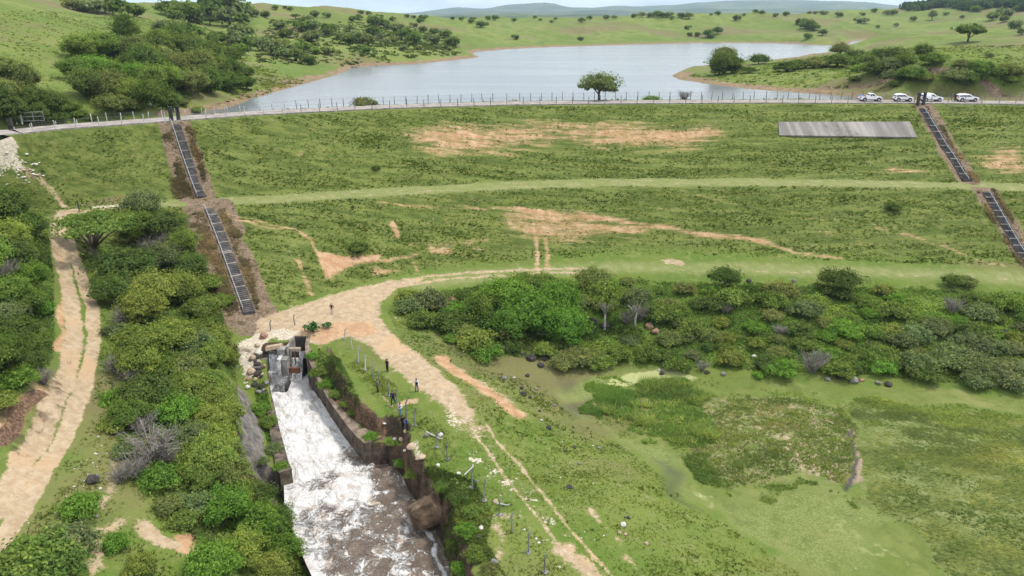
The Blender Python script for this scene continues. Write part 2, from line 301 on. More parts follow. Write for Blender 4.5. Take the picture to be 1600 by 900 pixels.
pa('bare', [(1255, 355), (1350, 372), (1352, 384), (1290, 372)], .45, 1.5); ps('bare', [(1100, 360), (1200, 362), (1310, 372), (1350, 385)], .5, .7, .4); ps('bare', [(1370, 390), (1430, 393)], .6, .7, .4); ps('bare', [(1480, 405), (1510, 412)], .8, .7, .4); ps('bare', [(335, 305), (370, 280)], .5, .7, .3)
pa('bare', [(1200, 340), (1300, 355), (1400, 390), (1200, 390), (1080, 390), (1000, 370)], .22, 4)
# soil patches off the dam
pa('bare', [(470, 515), (520, 500), (580, 500), (592, 520), (560, 530), (535, 528), (500, 545), (470, 535)], .9, 1.2)
ps('bare', [(692, 560), (740, 600), (780, 622), (815, 648)], 2.6, .95, .9); ps('dirt', [(700, 568), (760, 604), (800, 630)], 2.0, .6, 1.2)
pa('bare', [(275, 835), (305, 832), (322, 848), (300, 868), (278, 860)], 1, .5); pa('bare', [(352, 860), (380, 858), (385, 870), (360, 874)], 1, .4); ps('dirt', [(225, 820), (240, 840), (265, 850)], 1.6, .9, .6)
ps('bare', [(-5, 680), (30, 640), (62, 605)], 1.7, .85, .5); ps('bare', [(96, 430), (102, 470), (98, 510), (88, 545)], 1.3, 1, .4)
pa('dirt', [(160, 800), (190, 760), (185, 720), (172, 715), (165, 750), (150, 790)], .7, .7); pa('dirt', [(125, 880), (150, 840), (170, 850), (165, 890), (140, 910)], .75, .8); ps('dirt', [(160, 830), (190, 815)], 1.4, .7, .8)
pa('dirt', [(85, 330), (125, 325), (130, 345), (105, 352), (80, 345)], .8, .8); ps('dirt', [(40, 262), (60, 275), (85, 305), (110, 325)], 1.0, .7, .6)
pa('sand', [(-10, 215), (22, 215), (34, 240), (25, 265), (5, 275), (-10, 275)], .9, 1.2)
pa('sand', [(365, 535), (400, 520), (440, 515), (468, 520), (455, 534), (425, 530), (408, 560), (395, 590), (385, 600), (372, 575)], 1.0, .7)
ps('sand', [(645, 690), (650, 715)], 1.0, .6, .8); ps('dirt', [(625, 632), (648, 626)], 1.2, .8, .5); ps('dirt', [(770, 815), (785, 840), (780, 870)], 1.2, .6, .6); ps('dirt', [(752, 812), (790, 806)], 1.5, .6, .7); ps('dirt', [(600, 622), (612, 634)], .8, .6, .5)
ps('dirt', [(920, 795), (935, 815), (960, 840), (1000, 900)], 1.0, .6, .8); ps('sand', [(727, 718), (745, 722)], 1.0, .8, .5)
pa('soil', [(500, 605), (545, 618), (590, 645), (606, 658), (602, 692), (560, 662), (520, 642)], 1, .8)
ps('soil', [(-5, 690), (30, 650), (60, 612)], 1.2, 1, .4)
pa('red', [(468, 512), (520, 500), (580, 500), (594, 522), (562, 532), (540, 528), (505, 545), (472, 535)], .78, 1.2); ps('red', [(695, 562), (742, 602), (782, 626), (812, 646)], 2.2, .8, .9)
# dead brown scrub beside the stairs
ps('dry', [(272, 192), (290, 250), (308, 309)], 6.0, 1, .5); ps('dry', [(326, 322), (342, 380), (362, 430), (392, 500)], 8.0, 1, .7)
ps('dry', [(1444, 165), (1475, 222), (1512, 284)], 4.4, .9, .5); ps('dry', [(1538, 296), (1580, 360), (1630, 430)], 4.2, .9, .5)
ps('dry', [(250, 178), (400, 164), (600, 158.5)], 2.5, .8, .6); ps('dry', [(600, 158.5), (1000, 153.5), (1600, 154)], 2.5, .9, .6)
pa('rock', [(350, 560), (385, 560), (410, 620), (440, 690), (462, 760), (470, 810), (440, 800), (400, 740), (372, 680), (355, 620)], 1, 1.0)
# marsh: duckweed water, tussocks, combed long grass
pa('weed', [(880, 630), (905, 655), (960, 668), (1010, 722), (1060, 760), (1110, 790), (1160, 825), (1220, 860), (1290, 900), (1340, 940), (1480, 940), (1458, 890), (1440, 850), (1400, 810), (1330, 780), (1260, 738), (1150, 762), (1090, 730), (1050, 702), (990, 690), (925, 655)], 1, .8)
pa('weed', [(870, 610), (900, 595), (950, 582), (1040, 576), (1100, 584), (1250, 600), (1400, 604), (1620, 622), (1620, 645), (1500, 637), (1330, 626), (1150, 612), (1060, 600), (960, 605), (900, 640)], 1, .8)
pa('pale', [(960, 588), (1040, 578), (1085, 590), (1060, 606), (1000, 602), (950, 600)], 1, .8); pa('pale', [(1210, 790), (1300, 800), (1380, 840), (1420, 900), (1330, 900), (1270, 850)], .48, 4)
pa('pale', [(1080, 740), (1110, 770), (1150, 810), (1110, 800), (1080, 770)], .45, 1.2); pa('mud', [(1020, 718), (1050, 735), (1075, 780), (1100, 800), (1062, 778), (1035, 742)], .6, 1.0); pa('mud', [(880, 640), (920, 632), (930, 650), (900, 656)], .45, 1.2)
pa('mud', [(900, 610), (880, 615), (875, 600), (890, 590), (905, 595)], .45, 1.2)
ps('pale', [(1290, 655), (1320, 675), (1345, 700), (1345, 730), (1328, 760)], 1.2, .8, .6); ps('mud', [(1315, 672), (1340, 700), (1332, 745), (1322, 770)], .6, .9, .3); ps('pale', [(1210, 640), (1290, 662)], 1.0, .6, .7)
pa('long', [(1330, 632), (1420, 640), (1800, 672), (1900, 940), (1500, 940), (1462, 850), (1350, 780), (1350, 715)], 1, 1.2)
pa('tuss', [(1110, 618), (1320, 632), (1345, 715), (1325, 765), (1250, 738), (1150, 760), (1080, 715), (1090, 660)], 1, 1.0)
CH = ['dirt', 'sand', 'bare', 'berm', 'dry', 'rock', 'weed', 'pale', 'mud', 'long', 'tuss', 'shore', 'dam', 'soil', 'red']
def paint(x, y, z=None):
    out = {c: np.zeros(x.shape) for c in CH}
    e = fbm(x / 4.5, y / 4.5, 201, 4); f = fbm(x / 4.5 + 40, y / 4.5, 202, 4); wx, wy = x + e * 4.0, y + f * 4.0; vx, vy = x + e * 1.5, y + f * 1.5
    for ch, k, P, w, st, soft in PAINT:
        if ch in ('weed', 'long', 'tuss', 'pale', 'mud', 'rock'): X, Y = wx, wy
        elif ch == 'berm': X, Y = x, y
        elif ch == 'dirt': X, Y = x + e * .55, y + f * .55
        else: X, Y = vx, vy
        if ch == 'bare': st, w = st * (.74 if k == 's' else 1.02), w * .88
        v = (stroke(X, Y, P, w, soft) if k == 's' else area(X, Y, P, soft)) * st
        out[ch] = np.maximum(out[ch], v)
    if z is not None:
        out['shore'] = np.where((y > crest_y(x) + CRW) & (y < 900), (1 - sstep(.5, 1.7, z - WZ)) * .8 * (1 - sstep(5, 12, sdpoly(x, y, LAKE))), 0)
        d = dam(x, y); out['dam'] = np.where(y < crest_y(x) + CRW, sstep(-.6, .2, d - base(x, y)), 0)
    return out

# ------------------------------------------------------------------ node helper
class Mat:
    def __init__(s, name):
        s.m = bpy.data.materials.new(name); s.m.use_nodes = True; s.t = s.m.node_tree; s.t.nodes.clear()
        s.out = s.n('ShaderNodeOutputMaterial'); s.geo = None
    def n(s, t): return s.t.nodes.new(t)
    def set(s, sock, v):
        if hasattr(v, 'is_linked') or isinstance(v, bpy.types.NodeSocket): s.t.links.new(v, sock)
        else:
            if isinstance(v, tuple) and len(v) == 3 and sock.type == 'RGBA': v = v + (1,)
            sock.default_value = v
    def pos(s):
        if s.geo is None: s.geo = s.n('ShaderNodeNewGeometry')
        return s.geo.outputs['Position']
    def objco(s): return s.n('ShaderNodeTexCoord').outputs['Object']
    def scaled(s, v, sc, rot=(0, 0, 0)):
        m = s.n('ShaderNodeMapping'); m.inputs['Scale'].default_value = sc; m.inputs['Rotation'].default_value = rot; s.set(m.inputs['Vector'], v); return m.outputs[0]
    def noise(s, v, scale, detail=4, rough=.55, dist=0):
        k = s.n('ShaderNodeTexNoise'); s.set(k.inputs['Vector'], v); k.inputs['Scale'].default_value = scale; k.inputs['Detail'].default_value = detail
        k.inputs['Roughness'].default_value = rough; k.inputs['Distortion'].default_value = dist; return k.outputs['Fac']
    def voro(s, v, scale, feature='F1'):
        k = s.n('ShaderNodeTexVoronoi'); k.feature = feature; s.set(k.inputs['Vector'], v); k.inputs['Scale'].default_value = scale; return k.outputs['Distance']
    def attr(s, name): 
        k = s.n('ShaderNodeAttribute'); k.attribute_name = name; return k.outputs['Fac']
    def math(s, op, a, b=0.0, c=0.0):
        k = s.n('ShaderNodeMath'); k.operation = op; s.set(k.inputs[0], a); s.set(k.inputs[1], b)
        if op in ('MULTIPLY_ADD',): s.set(k.inputs[2], c)
        return k.outputs[0]
    def ss(s, x, a, b):
        k = s.n('ShaderNodeMapRange'); k.interpolation_type = 'SMOOTHSTEP'; s.set(k.inputs['Value'], x); s.set(k.inputs['From Min'], a); s.set(k.inputs['From Max'], b); return k.outputs['Result']
    def mix(s, f, a, b):
        k = s.n('ShaderNodeMix'); k.data_type = 'RGBA'; s.set(k.inputs['Factor'], f); s.set(k.inputs['A'], a); s.set(k.inputs['B'], b); return k.outputs['Result']
    def mul(s, a, f):
        k = s.n('ShaderNodeMix'); k.data_type = 'RGBA'; k.blend_type = 'MULTIPLY'; k.inputs['Factor'].default_value = 1; s.set(k.inputs['A'], a)
        c = s.n('ShaderNodeCombineColor'); [s.set(c.inputs[i], f) for i in range(3)]; s.set(k.inputs['B'], c.outputs[0]); return k.outputs['Result']
    def vmul(s, a, b):
        k = s.n('ShaderNodeMix'); k.data_type = 'RGBA'; k.blend_type = 'MULTIPLY'; k.inputs['Factor'].default_value = 1; s.set(k.inputs['A'], a); s.set(k.inputs['B'], b); return k.outputs['Result']
    def bump(s, h, strength=.5, dist=.1):
        k = s.n('ShaderNodeBump'); k.inputs['Strength'].default_value = strength; k.inputs['Distance'].default_value = dist; s.set(k.inputs['Height'], h); return k.outputs[0]
    def bsdf(s, color, rough=.9, normal=None, metal=0, spec=.3, **kw):
        b = s.n('ShaderNodeBsdfPrincipled'); s.set(b.inputs['Base Color'], color); s.set(b.inputs['Roughness'], rough); b.inputs['Metallic'].default_value = metal
        b.inputs['Specular IOR Level'].default_value = spec
        if normal is not None: s.t.links.new(normal, b.inputs['Normal'])
        for k, v in kw.items(): s.set(b.inputs[k], v)
        s.t.links.new(b.outputs[0], s.out.inputs['Surface']); return b

def ground_material():
    M = Mat('ground'); p = M.pos()
    A = {c: M.attr(c) for c in CH}
    big = M.noise(p, .018, 4); mid = M.noise(p, .11, 5, .6); sml = M.noise(p, .7, 5, .65); fine = M.noise(p, 3.2, 4, .7)
    streak = M.noise(M.scaled(p, (.10, .75, .75)), 1.0, 6, .62, .4)
    blot = M.noise(M.scaled(p, (.35, .8, .8)), 1.0, 4, .6)
    # pasture greens
    g = M.mix(M.ss(big, .40, .60), (.120, .165, .030), (.170, .205, .048))
    g = M.mix(M.ss(mid, .40, .66), g, (.100, .158, .026))
    g = M.mix(M.ss(sml, .50, .72), g, (.185, .205, .066))
    g = M.mix(M.math('MULTIPLY', M.ss(fine, .55, .75), .5), g, (.05, .085, .016))
    dg = M.mix(M.ss(streak, .40, .62), (.080, .112, .022), (.152, .180, .044))      # the dam: darker, in streaks
    dg = M.mix(M.ss(blot, .52, .70), dg, (.142, .172, .038)); dg = M.mix(M.math('MULTIPLY', M.ss(sml, .52, .7), .6), dg, (.068, .095, .023))
    hillp = M.math('MULTIPLY', M.ss(M.noise(M.scaled(p, (.012, .02, .05)), 1.0, 5, .6), .50, .62), M.ss(A['dam'], .5, .0)); g = M.mix(M.math('MULTIPLY', hillp, .8), g, (.165, .140, .066))
    g = M.mix(A['dam'], g, dg)
    bg_ = M.mix(M.ss(sml, .4, .65), (.185, .215, .068), (.245, .250, .11)); g = M.mix(M.math('MULTIPLY', A['berm'], .92), g, bg_)
    # marsh
    lv = M.noise(M.scaled(M.scaled(p, (1, 1, 1), (0, 0, .62)), (.28, 1.9, 1)), 1.0, 5, .6, 1.6)
    lg = M.mix(M.ss(lv, .36, .66), (.130, .165, .044), (.225, .245, .095)); lg = M.mix(M.math('MULTIPLY', M.ss(mid, .48, .66), .5), lg, M.mix(M.ss(lv, .4, .6), (.115, .150, .032), (.19, .215, .075)))
    g = M.mix(A['long'], g, lg)
    tu = M.mix(M.ss(sml, .38, .62), (.120, .160, .036), (.240, .225, .11)); tu = M.mix(M.ss(M.math('ADD', M.math('MULTIPLY', mid, .6), M.math('MULTIPLY', sml, .4)), .53, .62), tu, (.36, .29, .19))
    g = M.mix(A['tuss'], g, tu)
    sp = M.noise(p, 5.0, 3, .7); wd = M.mix(M.ss(mid, .4, .62), (.112, .150, .030), (.165, .190, .052)); wd = M.mix(M.ss(sp, .55, .72), wd, (.085, .105, .026)); wd = M.mix(M.ss(big, .5, .56), wd, M.mix(M.ss(sp, .42, .6), (.12, .16, .04), (.20, .22, .075)))
    wd = M.mix(M.math('MULTIPLY', M.ss(sml, .48, .66), .55), wd, (.082, .110, .024)); wd = M.mix(M.math('MULTIPLY', M.ss(mid, .52, .64), .45), wd, (.20, .205, .075))
    pf = M.ss(M.math('ADD', M.math('MULTIPLY', A['pale'], 1.2), M.math('MULTIPLY', M.math('SUBTRACT', sml, .5), 1.6)), .45, .85)
    wd = M.mix(pf, wd, M.mix(M.ss(sp, .45, .6), (.36, .37, .17), (.26, .29, .11)))
    wd = M.mix(A['mud'], wd, (.055, .055, .048))
    g = M.mix(A['weed'], g, wd)
    g = M.mix(M.math('MULTIPLY', M.ss(M.math('ADD', A['pale'], M.math('SUBTRACT', sml, .5)), .4, .7), M.math('SUBTRACT', 1.0, A['weed'])), g, (.30, .235, .16))
    g = M.mix(M.math('MULTIPLY', A['mud'], M.math('SUBTRACT', 1.0, A['weed'])), g, (.05, .05, .045))
    # soils, their edges broken up by noise
    brk = M.math('ADD', M.math('MULTIPLY', M.math('SUBTRACT', sml, .5), 1.0), M.math('MULTIPLY', M.math('SUBTRACT', fine, .5), .8))
    str2 = M.noise(M.scaled(p, (.22, 1.9, 1.9)), 1.0, 6, .7, .3)
    brs = M.math('ADD', M.math('MULTIPLY', M.math('SUBTRACT', str2, .5), 1.5), M.math('ADD', M.math('MULTIPLY', M.math('SUBTRACT', streak, .5), 2.0), M.math('ADD', M.math('MULTIPLY', M.math('SUBTRACT', sml, .5), .7), M.math('MULTIPLY', M.math('SUBTRACT', fine, .5), .5))))
    dryc = M.mix(M.ss(fine, .35, .65), (.115, .080, .052), (.26, .195, .130)); dryc = M.mix(M.ss(sml, .5, .7), dryc, (.075, .062, .032))
    g = M.mix(M.ss(M.math('ADD', A['dry'], M.math('MULTIPLY', brk, .6)), .45, .62), g, dryc)
    g = M.mix(M.math('MULTIPLY', M.math('MULTIPLY', M.ss(str2, .56, .68), A['dam']), .38), g, (.33, .24, .125))
    fb = M.ss(M.math('ADD', A['bare'], M.math('MULTIPLY', brs, .52)), .34, .82)
    oc = M.mix(M.ss(sml, .35, .68), (.38, .215, .112), (.49, .335, .20)); oc = M.mix(M.math('MULTIPLY', M.ss(fine, .5, .75), .5), oc, (.27, .125, .06))
    g = M.mix(fb, g, oc)
    fs = M.ss(M.math('ADD', A['shore'], M.math('MULTIPLY', M.math('SUBTRACT', mid, .5), 1.6)), .35, .75)
    g = M.mix(fs, g, M.mix(M.ss(sml, .4, .6), (.19, .125, .078), (.25, .19, .11)))
    fd = M.ss(M.math('ADD', A['dirt'], M.math('MULTIPLY', brk, 1.3)), .42, .76)
    rut = M.noise(M.scaled(p, (.9, .9, .9)), 1.4, 6, .7); tan = M.mix(M.ss(rut, .35, .68), (.345, .255, .158), (.475, .375, .252)); tan = M.mix(M.math('MULTIPLY', M.ss(fine, .55, .75), .45), tan, (.30, .21, .12))
    tan = M.mix(M.ss(mid, .52, .68), tan, (.46, .32, .19))
    g = M.mix(fd, g, tan)
    g = M.mix(M.ss(M.math('ADD', A['red'], M.math('MULTIPLY', brk, 1.0)), .42, .80), g, oc)
    fsn = M.ss(M.math('ADD', A['sand'], M.math('MULTIPLY', brk, 1.7)), .45, .72)
    g = M.mix(fsn, g, M.mix(M.ss(fine, .4, .65), (.42, .36, .26), (.60, .54, .44)))
    # rock where the gorge walls are steep
    nz_ = M.n('ShaderNodeSeparateXYZ'); M.t.links.new(M.geo.outputs['True Normal'], nz_.inputs[0])
    pz = M.n('ShaderNodeSeparateXYZ'); M.t.links.new(p, pz.inputs[0])
    steep = M.ss(M.math('ADD', nz_.outputs[2], M.math('MULTIPLY', M.math('SUBTRACT', sml, .5), .5)), .80, .62)
    gorge = M.math('MULTIPLY', M.ss(pz.outputs[1], 95.0, 91.0), M.ss(M.math('ABSOLUTE', M.math('ADD', pz.outputs[0], 20.0)), 30.0, 26.0))
    rs = M.noise(M.scaled(p, (.8, .8, .8)), 1.0, 8, .68, .4)
    brown = M.mix(M.ss(rs, .35, .66), (.055, .038, .026), (.185, .122, .080)); brown = M.mix(M.math('MULTIPLY', M.ss(mid, .5, .62), .6), brown, (.060, .046, .036))
    grey = M.mix(M.ss(rs, .32, .68), (.105, .092, .078), (.30, .28, .25)); grey = M.mix(M.ss(sml, .55, .7), grey, (.19, .15, .11))
    wet = M.ss(pz.outputs[2], -3.4, -4.8)
    rock = M.mix(A['rock'], brown, grey); rock = M.mix(M.math('MULTIPLY', wet, .55), rock, (.035, .028, .022))
    g = M.mix(M.math('MULTIPLY', steep, gorge), g, rock)
    g = M.mix(M.ss(M.math('ADD', A['soil'], M.math('MULTIPLY', brk, .8)), .45, .65), g, M.mix(M.ss(fine, .4, .65), (.10, .062, .04), (.25, .155, .095)))
    hgt = M.math('ADD', M.math('MULTIPLY', sml, .5), M.math('ADD', M.math('MULTIPLY', fine, .25), M.math('MULTIPLY', M.math('MULTIPLY', rs, M.math('MULTIPLY', steep, gorge)), 1.0)))
    hgt = M.math('ADD', hgt, M.math('MULTIPLY', M.math('MULTIPLY', lv, A['long']), .5))
    hgt = M.math('MULTIPLY', hgt, M.math('SUBTRACT', 1.0, M.math('MULTIPLY', A['weed'], .8)))
    M.bsdf(g, .92, M.bump(hgt, .9, .7), spec=.15)
    return M.m

def mesh_np(name, V, Fq, mats=(), smooth=False):
    """V n×3, Fq m×k faces (all the same k)"""
    me = bpy.data.meshes.new(name); V = np.asarray(V, np.float32); Fq = np.asarray(Fq, np.int32); m, k = Fq.shape
    me.vertices.add(len(V)); me.vertices.foreach_set('co', V.ravel())
    me.loops.add(m * k); me.loops.foreach_set('vertex_index', Fq.ravel())
    me.polygons.add(m); me.polygons.foreach_set('loop_start', np.arange(0, m * k, k, dtype=np.int32)); me.polygons.foreach_set('loop_total', np.full(m, k, np.int32))
    if smooth: me.polygons.foreach_set('use_smooth', np.ones(m, bool))
    for mt in mats: me.materials.append(mt)
    me.update(calc_edges=True); me.validate() if False else None
    return me
def add_attr(me, name, v, dom='POINT'):
    a = me.attributes.new(name, 'FLOAT', dom); a.data.foreach_set('value', np.asarray(v, np.float32).ravel())
def link(name, me, parent=None, **props):
    o = bpy.data.objects.new(name, me); COL.objects.link(o)
    if parent is not None: o.parent = parent
    for k, v in props.items(): o[k] = v
    return o
def grid_faces(nr, nc):
    i = np.arange(nr - 1)[:, None] * nc + np.arange(nc - 1); return np.stack([i, i + 1, i + 1 + nc, i + nc], -1).reshape(-1, 4)

M_GROUND = ground_material()
def build_ground():
    t = np.concatenate([np.linspace(-1.7, -.74, 50)[:-1], np.linspace(-.74, .74, 900), np.linspace(.74, 1.7, 50)[1:]])
    ys = [9.0]
    while ys[-1] < 16000:
        y = ys[-1]; ys.append(y + (y + 15) * (.0035 if y < 290 else .006 if y < 1300 else .03))
    ys = np.array(ys); X = t[None, :] * (ys[:, None] + 15); Y = np.repeat(ys[:, None], len(t), 1)
    Z = height(X.ravel(), Y.ravel()); x, y = X.ravel(), Y.ravel()
    me = mesh_np('ground', np.c_[x, y, Z], grid_faces(len(ys), len(t)), [M_GROUND], True)
    P = paint(x, y, Z)
    for c in CH: add_attr(me, c, P[c])
    link('ground', me, kind='structure')
build_ground()

# ------------------------------------------------------------------ reservoir
def water_mat():
    M = Mat('reservoir_water'); p = M.pos()
    n1 = M.noise(M.scaled(p, (.5, 1.3, 1)), 1.0, 4, .6); n2 = M.noise(M.scaled(p, (.006, .03, 1)), 1.0, 3)
    M.bsdf((.16, .185, .19), M.math('MULTIPLY_ADD', M.ss(n2, .4, .6), .06, .20), M.bump(n1, .16, .1), spec=.5)
    return M.m
def build_lake():
    xs = np.linspace(CREST[0, 0], CREST[-1, 0], 40); a = np.c_[xs, crest_y(xs) + CRW * .6]
    pts = np.vstack([a, [(330, 240), (420, 420), (380, 800), (-60, 800), (-140, 420), (-120, 200)]])
    bm = bmesh.new(); vs_ = [bm.verts.new((p[0], p[1], WZ)) for p in pts]; f = bm.faces.new(vs_); bmesh.ops.triangulate(bm, faces=[f])
    me = bpy.data.meshes.new('reservoir_water'); bm.to_mesh(me); bm.free()
    me.materials.append(water_mat()); link('reservoir_water', me, kind='structure')
build_lake()

# ------------------------------------------------------------------ far hills
def mountain_mat():
    M = Mat('far_hills'); p = M.pos(); n = M.noise(p, .004, 6, .65); s = M.noise(p, .03, 4, .7)
    c = M.mix(M.ss(n, .42, .6), (.035, .060, .022), (.10, .12, .04)); c = M.mix(M.ss(s, .5, .7), c, (.02, .04, .016))
    M.bsdf(c, .95, spec=.1); return M.m
M_MTN = mountain_mat()
def ridge(prof, dist, depth, seed):
    """a range of hills: skyline prof [(px,py)] seen at about dist metres"""
    a = np.array(prof, float); rx, ry, rz = ray(a[:, 0], a[:, 1]); X = rx / ry * dist; H = CAMZ + rz / ry * dist
    nx, ny = 260, 60; xs = np.linspace(X[0], X[-1], nx); v = np.linspace(-1, 1, ny)
    gx, gv = np.meshgrid(xs, v); crest = np.interp(gx, X, H); gy = dist + gv * depth
    n = fbm(gx / depth * 2.2, gy / depth * 2.2, seed, 5)
    shape = np.clip(1 - np.abs(gv) ** 1.5, 0, 1) * (1 + n * .9 * np.abs(gv) * 2) 
    gz = 12 + (crest - 12) * np.clip(shape, 0, 1.0) - 12 * (np.abs(gv) > .98) + fbm(gx / 160, gy / 160, seed + 9, 4) * 14 * (1 - np.abs(gv))
    me = mesh_np('mountains', np.c_[gx.ravel(), gy.ravel(), gz.ravel()], grid_faces(ny, nx), [M_MTN], True)
    link('mountains', me, kind='structure')
ridge([(-900, 30), (300, 26), (520, 25), (640, 21), (660, 19), (690, 14), (712, 10.5), (735, 13), (760, 14), (790, 8), (815, 6), (850, 4), (868, 6), (885, 11), (930, 12), (960, 9), (1000, 10), (1050, 8), (1100, 3), (1150, 1), (1250, 0), (1330, 2), (1360, 4), (1420, 12), (1500, 16), (2300, 20)], 9000, 1500, 3)
ridge([(-600, 30), (400, 28), (640, 25), (760, 18), (860, 19), (930, 15), (1000, 17), (1080, 13), (1160, 15), (1250, 12), (1340, 16), (1440, 20), (2000, 26)], 6000, 900, 7)
ridge([(-500, 32), (560, 28), (700, 25), (830, 23), (960, 23.5), (1100, 21), (1240, 22), (1350, 23), (2000, 30)], 3200, 600, 12)
# ------------------------------------------------------------------ shape helpers
class MB:
    """collects shapes and builds them as ONE mesh object"""
    def __init__(s): s.v = []; s.f = []; s.mi = []; s.cur = 0
    def add(s, V, F):
        o = len(s.v); s.v += [tuple(map(float, p)) for p in V]; s.f += [tuple(i + o for i in f) for f in F]; s.mi += [s.cur] * len(F)
    def hexa(s, P): s.add(P, [(0, 3, 2, 1), (4, 5, 6, 7), (0, 1, 5, 4), (1, 2, 6, 5), (2, 3, 7, 6), (3, 0, 4, 7)])
    def box(s, x0, x1, y0, y1, z0, z1): s.hexa([(x0, y0, z0), (x1, y0, z0), (x1, y1, z0), (x0, y1, z0), (x0, y0, z1), (x1, y0, z1), (x1, y1, z1), (x0, y1, z1)])
    def tube(s, pts, rad, n=6, caps=True):
        pts = [Vector(p) for p in pts]; rad = [rad] * len(pts) if not hasattr(rad, '__len__') else rad; o = len(s.v); up = Vector((.31, .17, .93))
        for i, p in enumerate(pts):
            d = (pts[min(i + 1, len(pts) - 1)] - pts[max(i - 1, 0)]).normalized(); a = d.cross(up)
            if a.length < .1: a = d.cross(Vector((1, 0, 0)))
            a.normalize(); b = d.cross(a)
            for k in range(n):
                t = 2 * math.pi * k / n; q = p + (a * math.cos(t) + b * math.sin(t)) * rad[i]; s.v.append(tuple(q))
        nf = len(s.f)
        for i in range(len(pts) - 1):
            for k in range(n): s.f.append((o + i * n + k, o + i * n + (k + 1) % n, o + (i + 1) * n + (k + 1) % n, o + (i + 1) * n + k))
        if caps: s.f.append(tuple(o + k for k in range(n - 1, -1, -1))); e = o + (len(pts) - 1) * n; s.f.append(tuple(e + k for k in range(n)))
        s.mi += [s.cur] * (len(s.f) - nf)
    def mesh(s, name, mats, smooth=False):
        me = bpy.data.meshes.new(name); me.from_pydata(s.v, [], s.f)
        for m in (mats if isinstance(mats, (list, tuple)) else [mats]): me.materials.append(m)
        for p, i in zip(me.polygons, s.mi): p.material_index = i; p.use_smooth = smooth
        me.update(); return me
    def build(s, name, mats, parent=None, smooth=False, bevel=0, **props):
        o = link(name, s.mesh(name, mats, smooth), parent, **props)
        if bevel: b = o.modifiers.new('bevel', 'BEVEL'); b.width = bevel; b.segments = 2; b.limit_method = 'ANGLE'
        return o
def empty(name, loc=(0, 0, 0), rz=0.0, **props):
    o = bpy.data.objects.new(name, None); COL.objects.link(o); o.location = loc; o.rotation_euler = (0, 0, rz); o.empty_display_size = .3
    for k, v in props.items(): o[k] = v
    return o
def copy_tree(o, parent=None):
    c = o.copy(); COL.objects.link(c); c.parent = parent
    for ch in list(o.children): copy_tree(ch, c)
    return c
def hz(x, y): return float(height(np.array([float(x)]), np.array([float(y)]))[0])
def at(px, py):
    r = hit(px, py)[0]; return Vector(r)

def concrete(name, c0, c1, stain=(.05, .045, .04), k=.5, vs=(1, 1, .25), rough=.9):
    M = Mat(name); p = M.pos(); n = M.noise(p, .9, 6, .65); s = M.noise(M.scaled(p, vs), 1.6, 5, .65); f = M.noise(p, 7, 4, .7)
    c = M.mix(M.ss(n, .36, .64), c0, c1); c = M.mix(M.math('MULTIPLY', M.ss(s, .50, .66), k), c, stain); c = M.mix(M.math('MULTIPLY', M.ss(f, .55, .75), .3), c, stain)
    M.bsdf(c, rough, M.bump(M.math('ADD', f, n), .5, .05), spec=.25); return M.m
M_CONC = concrete('weathered_concrete', (.20, .185, .165), (.36, .335, .30))
M_WETC = concrete('wet_concrete', (.085, .082, .080), (.19, .185, .18), (.03, .03, .03), .7, rough=.45)
M_BROWNC = concrete('stained_brown_concrete', (.070, .055, .043), (.165, .130, .098), (.022, .018, .014), .8)
M_CAP = concrete('wall_cap', (.22, .17, .125), (.40, .33, .25), (.09, .07, .05), .5)
M_CAPD = concrete('soiled_wall_cap', (.13, .10, .075), (.27, .21, .155), (.06, .045, .03), .5)
M_DARKC = concrete('dark_concrete', (.030, .030, .030), (.075, .072, .068), (.012, .012, .012), .5)  # near-black mottled concrete for pillars, stair beds and the outlet chamber
M_STEP = concrete('step_concrete', (.075, .070, .066), (.155, .145, .132), (.04, .04, .038), .4)
M_DSTEP = concrete('dark_step_concrete', (.060, .058, .055), (.13, .12, .115), (.03, .03, .03), .4)  # darker step concrete, for the upper flight with the handrail
M_BSTEP = concrete('black_step_concrete', (.028, .028, .030), (.065, .064, .064), (.012, .012, .012), .4)
M_LAND = concrete('landing_concrete', (.20, .18, .16), (.31, .285, .25), (.08, .07, .06), .4)
M_POST = concrete('post_concrete', (.13, .13, .13), (.26, .255, .25), (.06, .06, .06), .4)  # standing posts' darker tone: backlight and shaded faces put into the colour
M_PALEPOST = concrete('pale_post_concrete', (.36, .36, .36), (.55, .54, .52), (.18, .17, .16), .3)
def plain(name, c, rough=.5, metal=0, spec=.4, var=.25):
    M = Mat(name); n = M.noise(M.objco(), 6, 4, .6); M.bsdf(M.mix(M.ss(n, .35, .65), tuple(v * (1 - var) for v in c), tuple(min(v * (1 + var * .6), 1) for v in c)), rough, metal=metal, spec=spec); return M.m
M_RAIL = plain('galvanised_pipe', (.40, .40, .41), .6, .2)
M_RUST = plain('rusty_steel', (.20, .085, .050), .85, 0, .2, .5)
M_WIRE = plain('fence_wire', (.10, .10, .10), .6, .3)

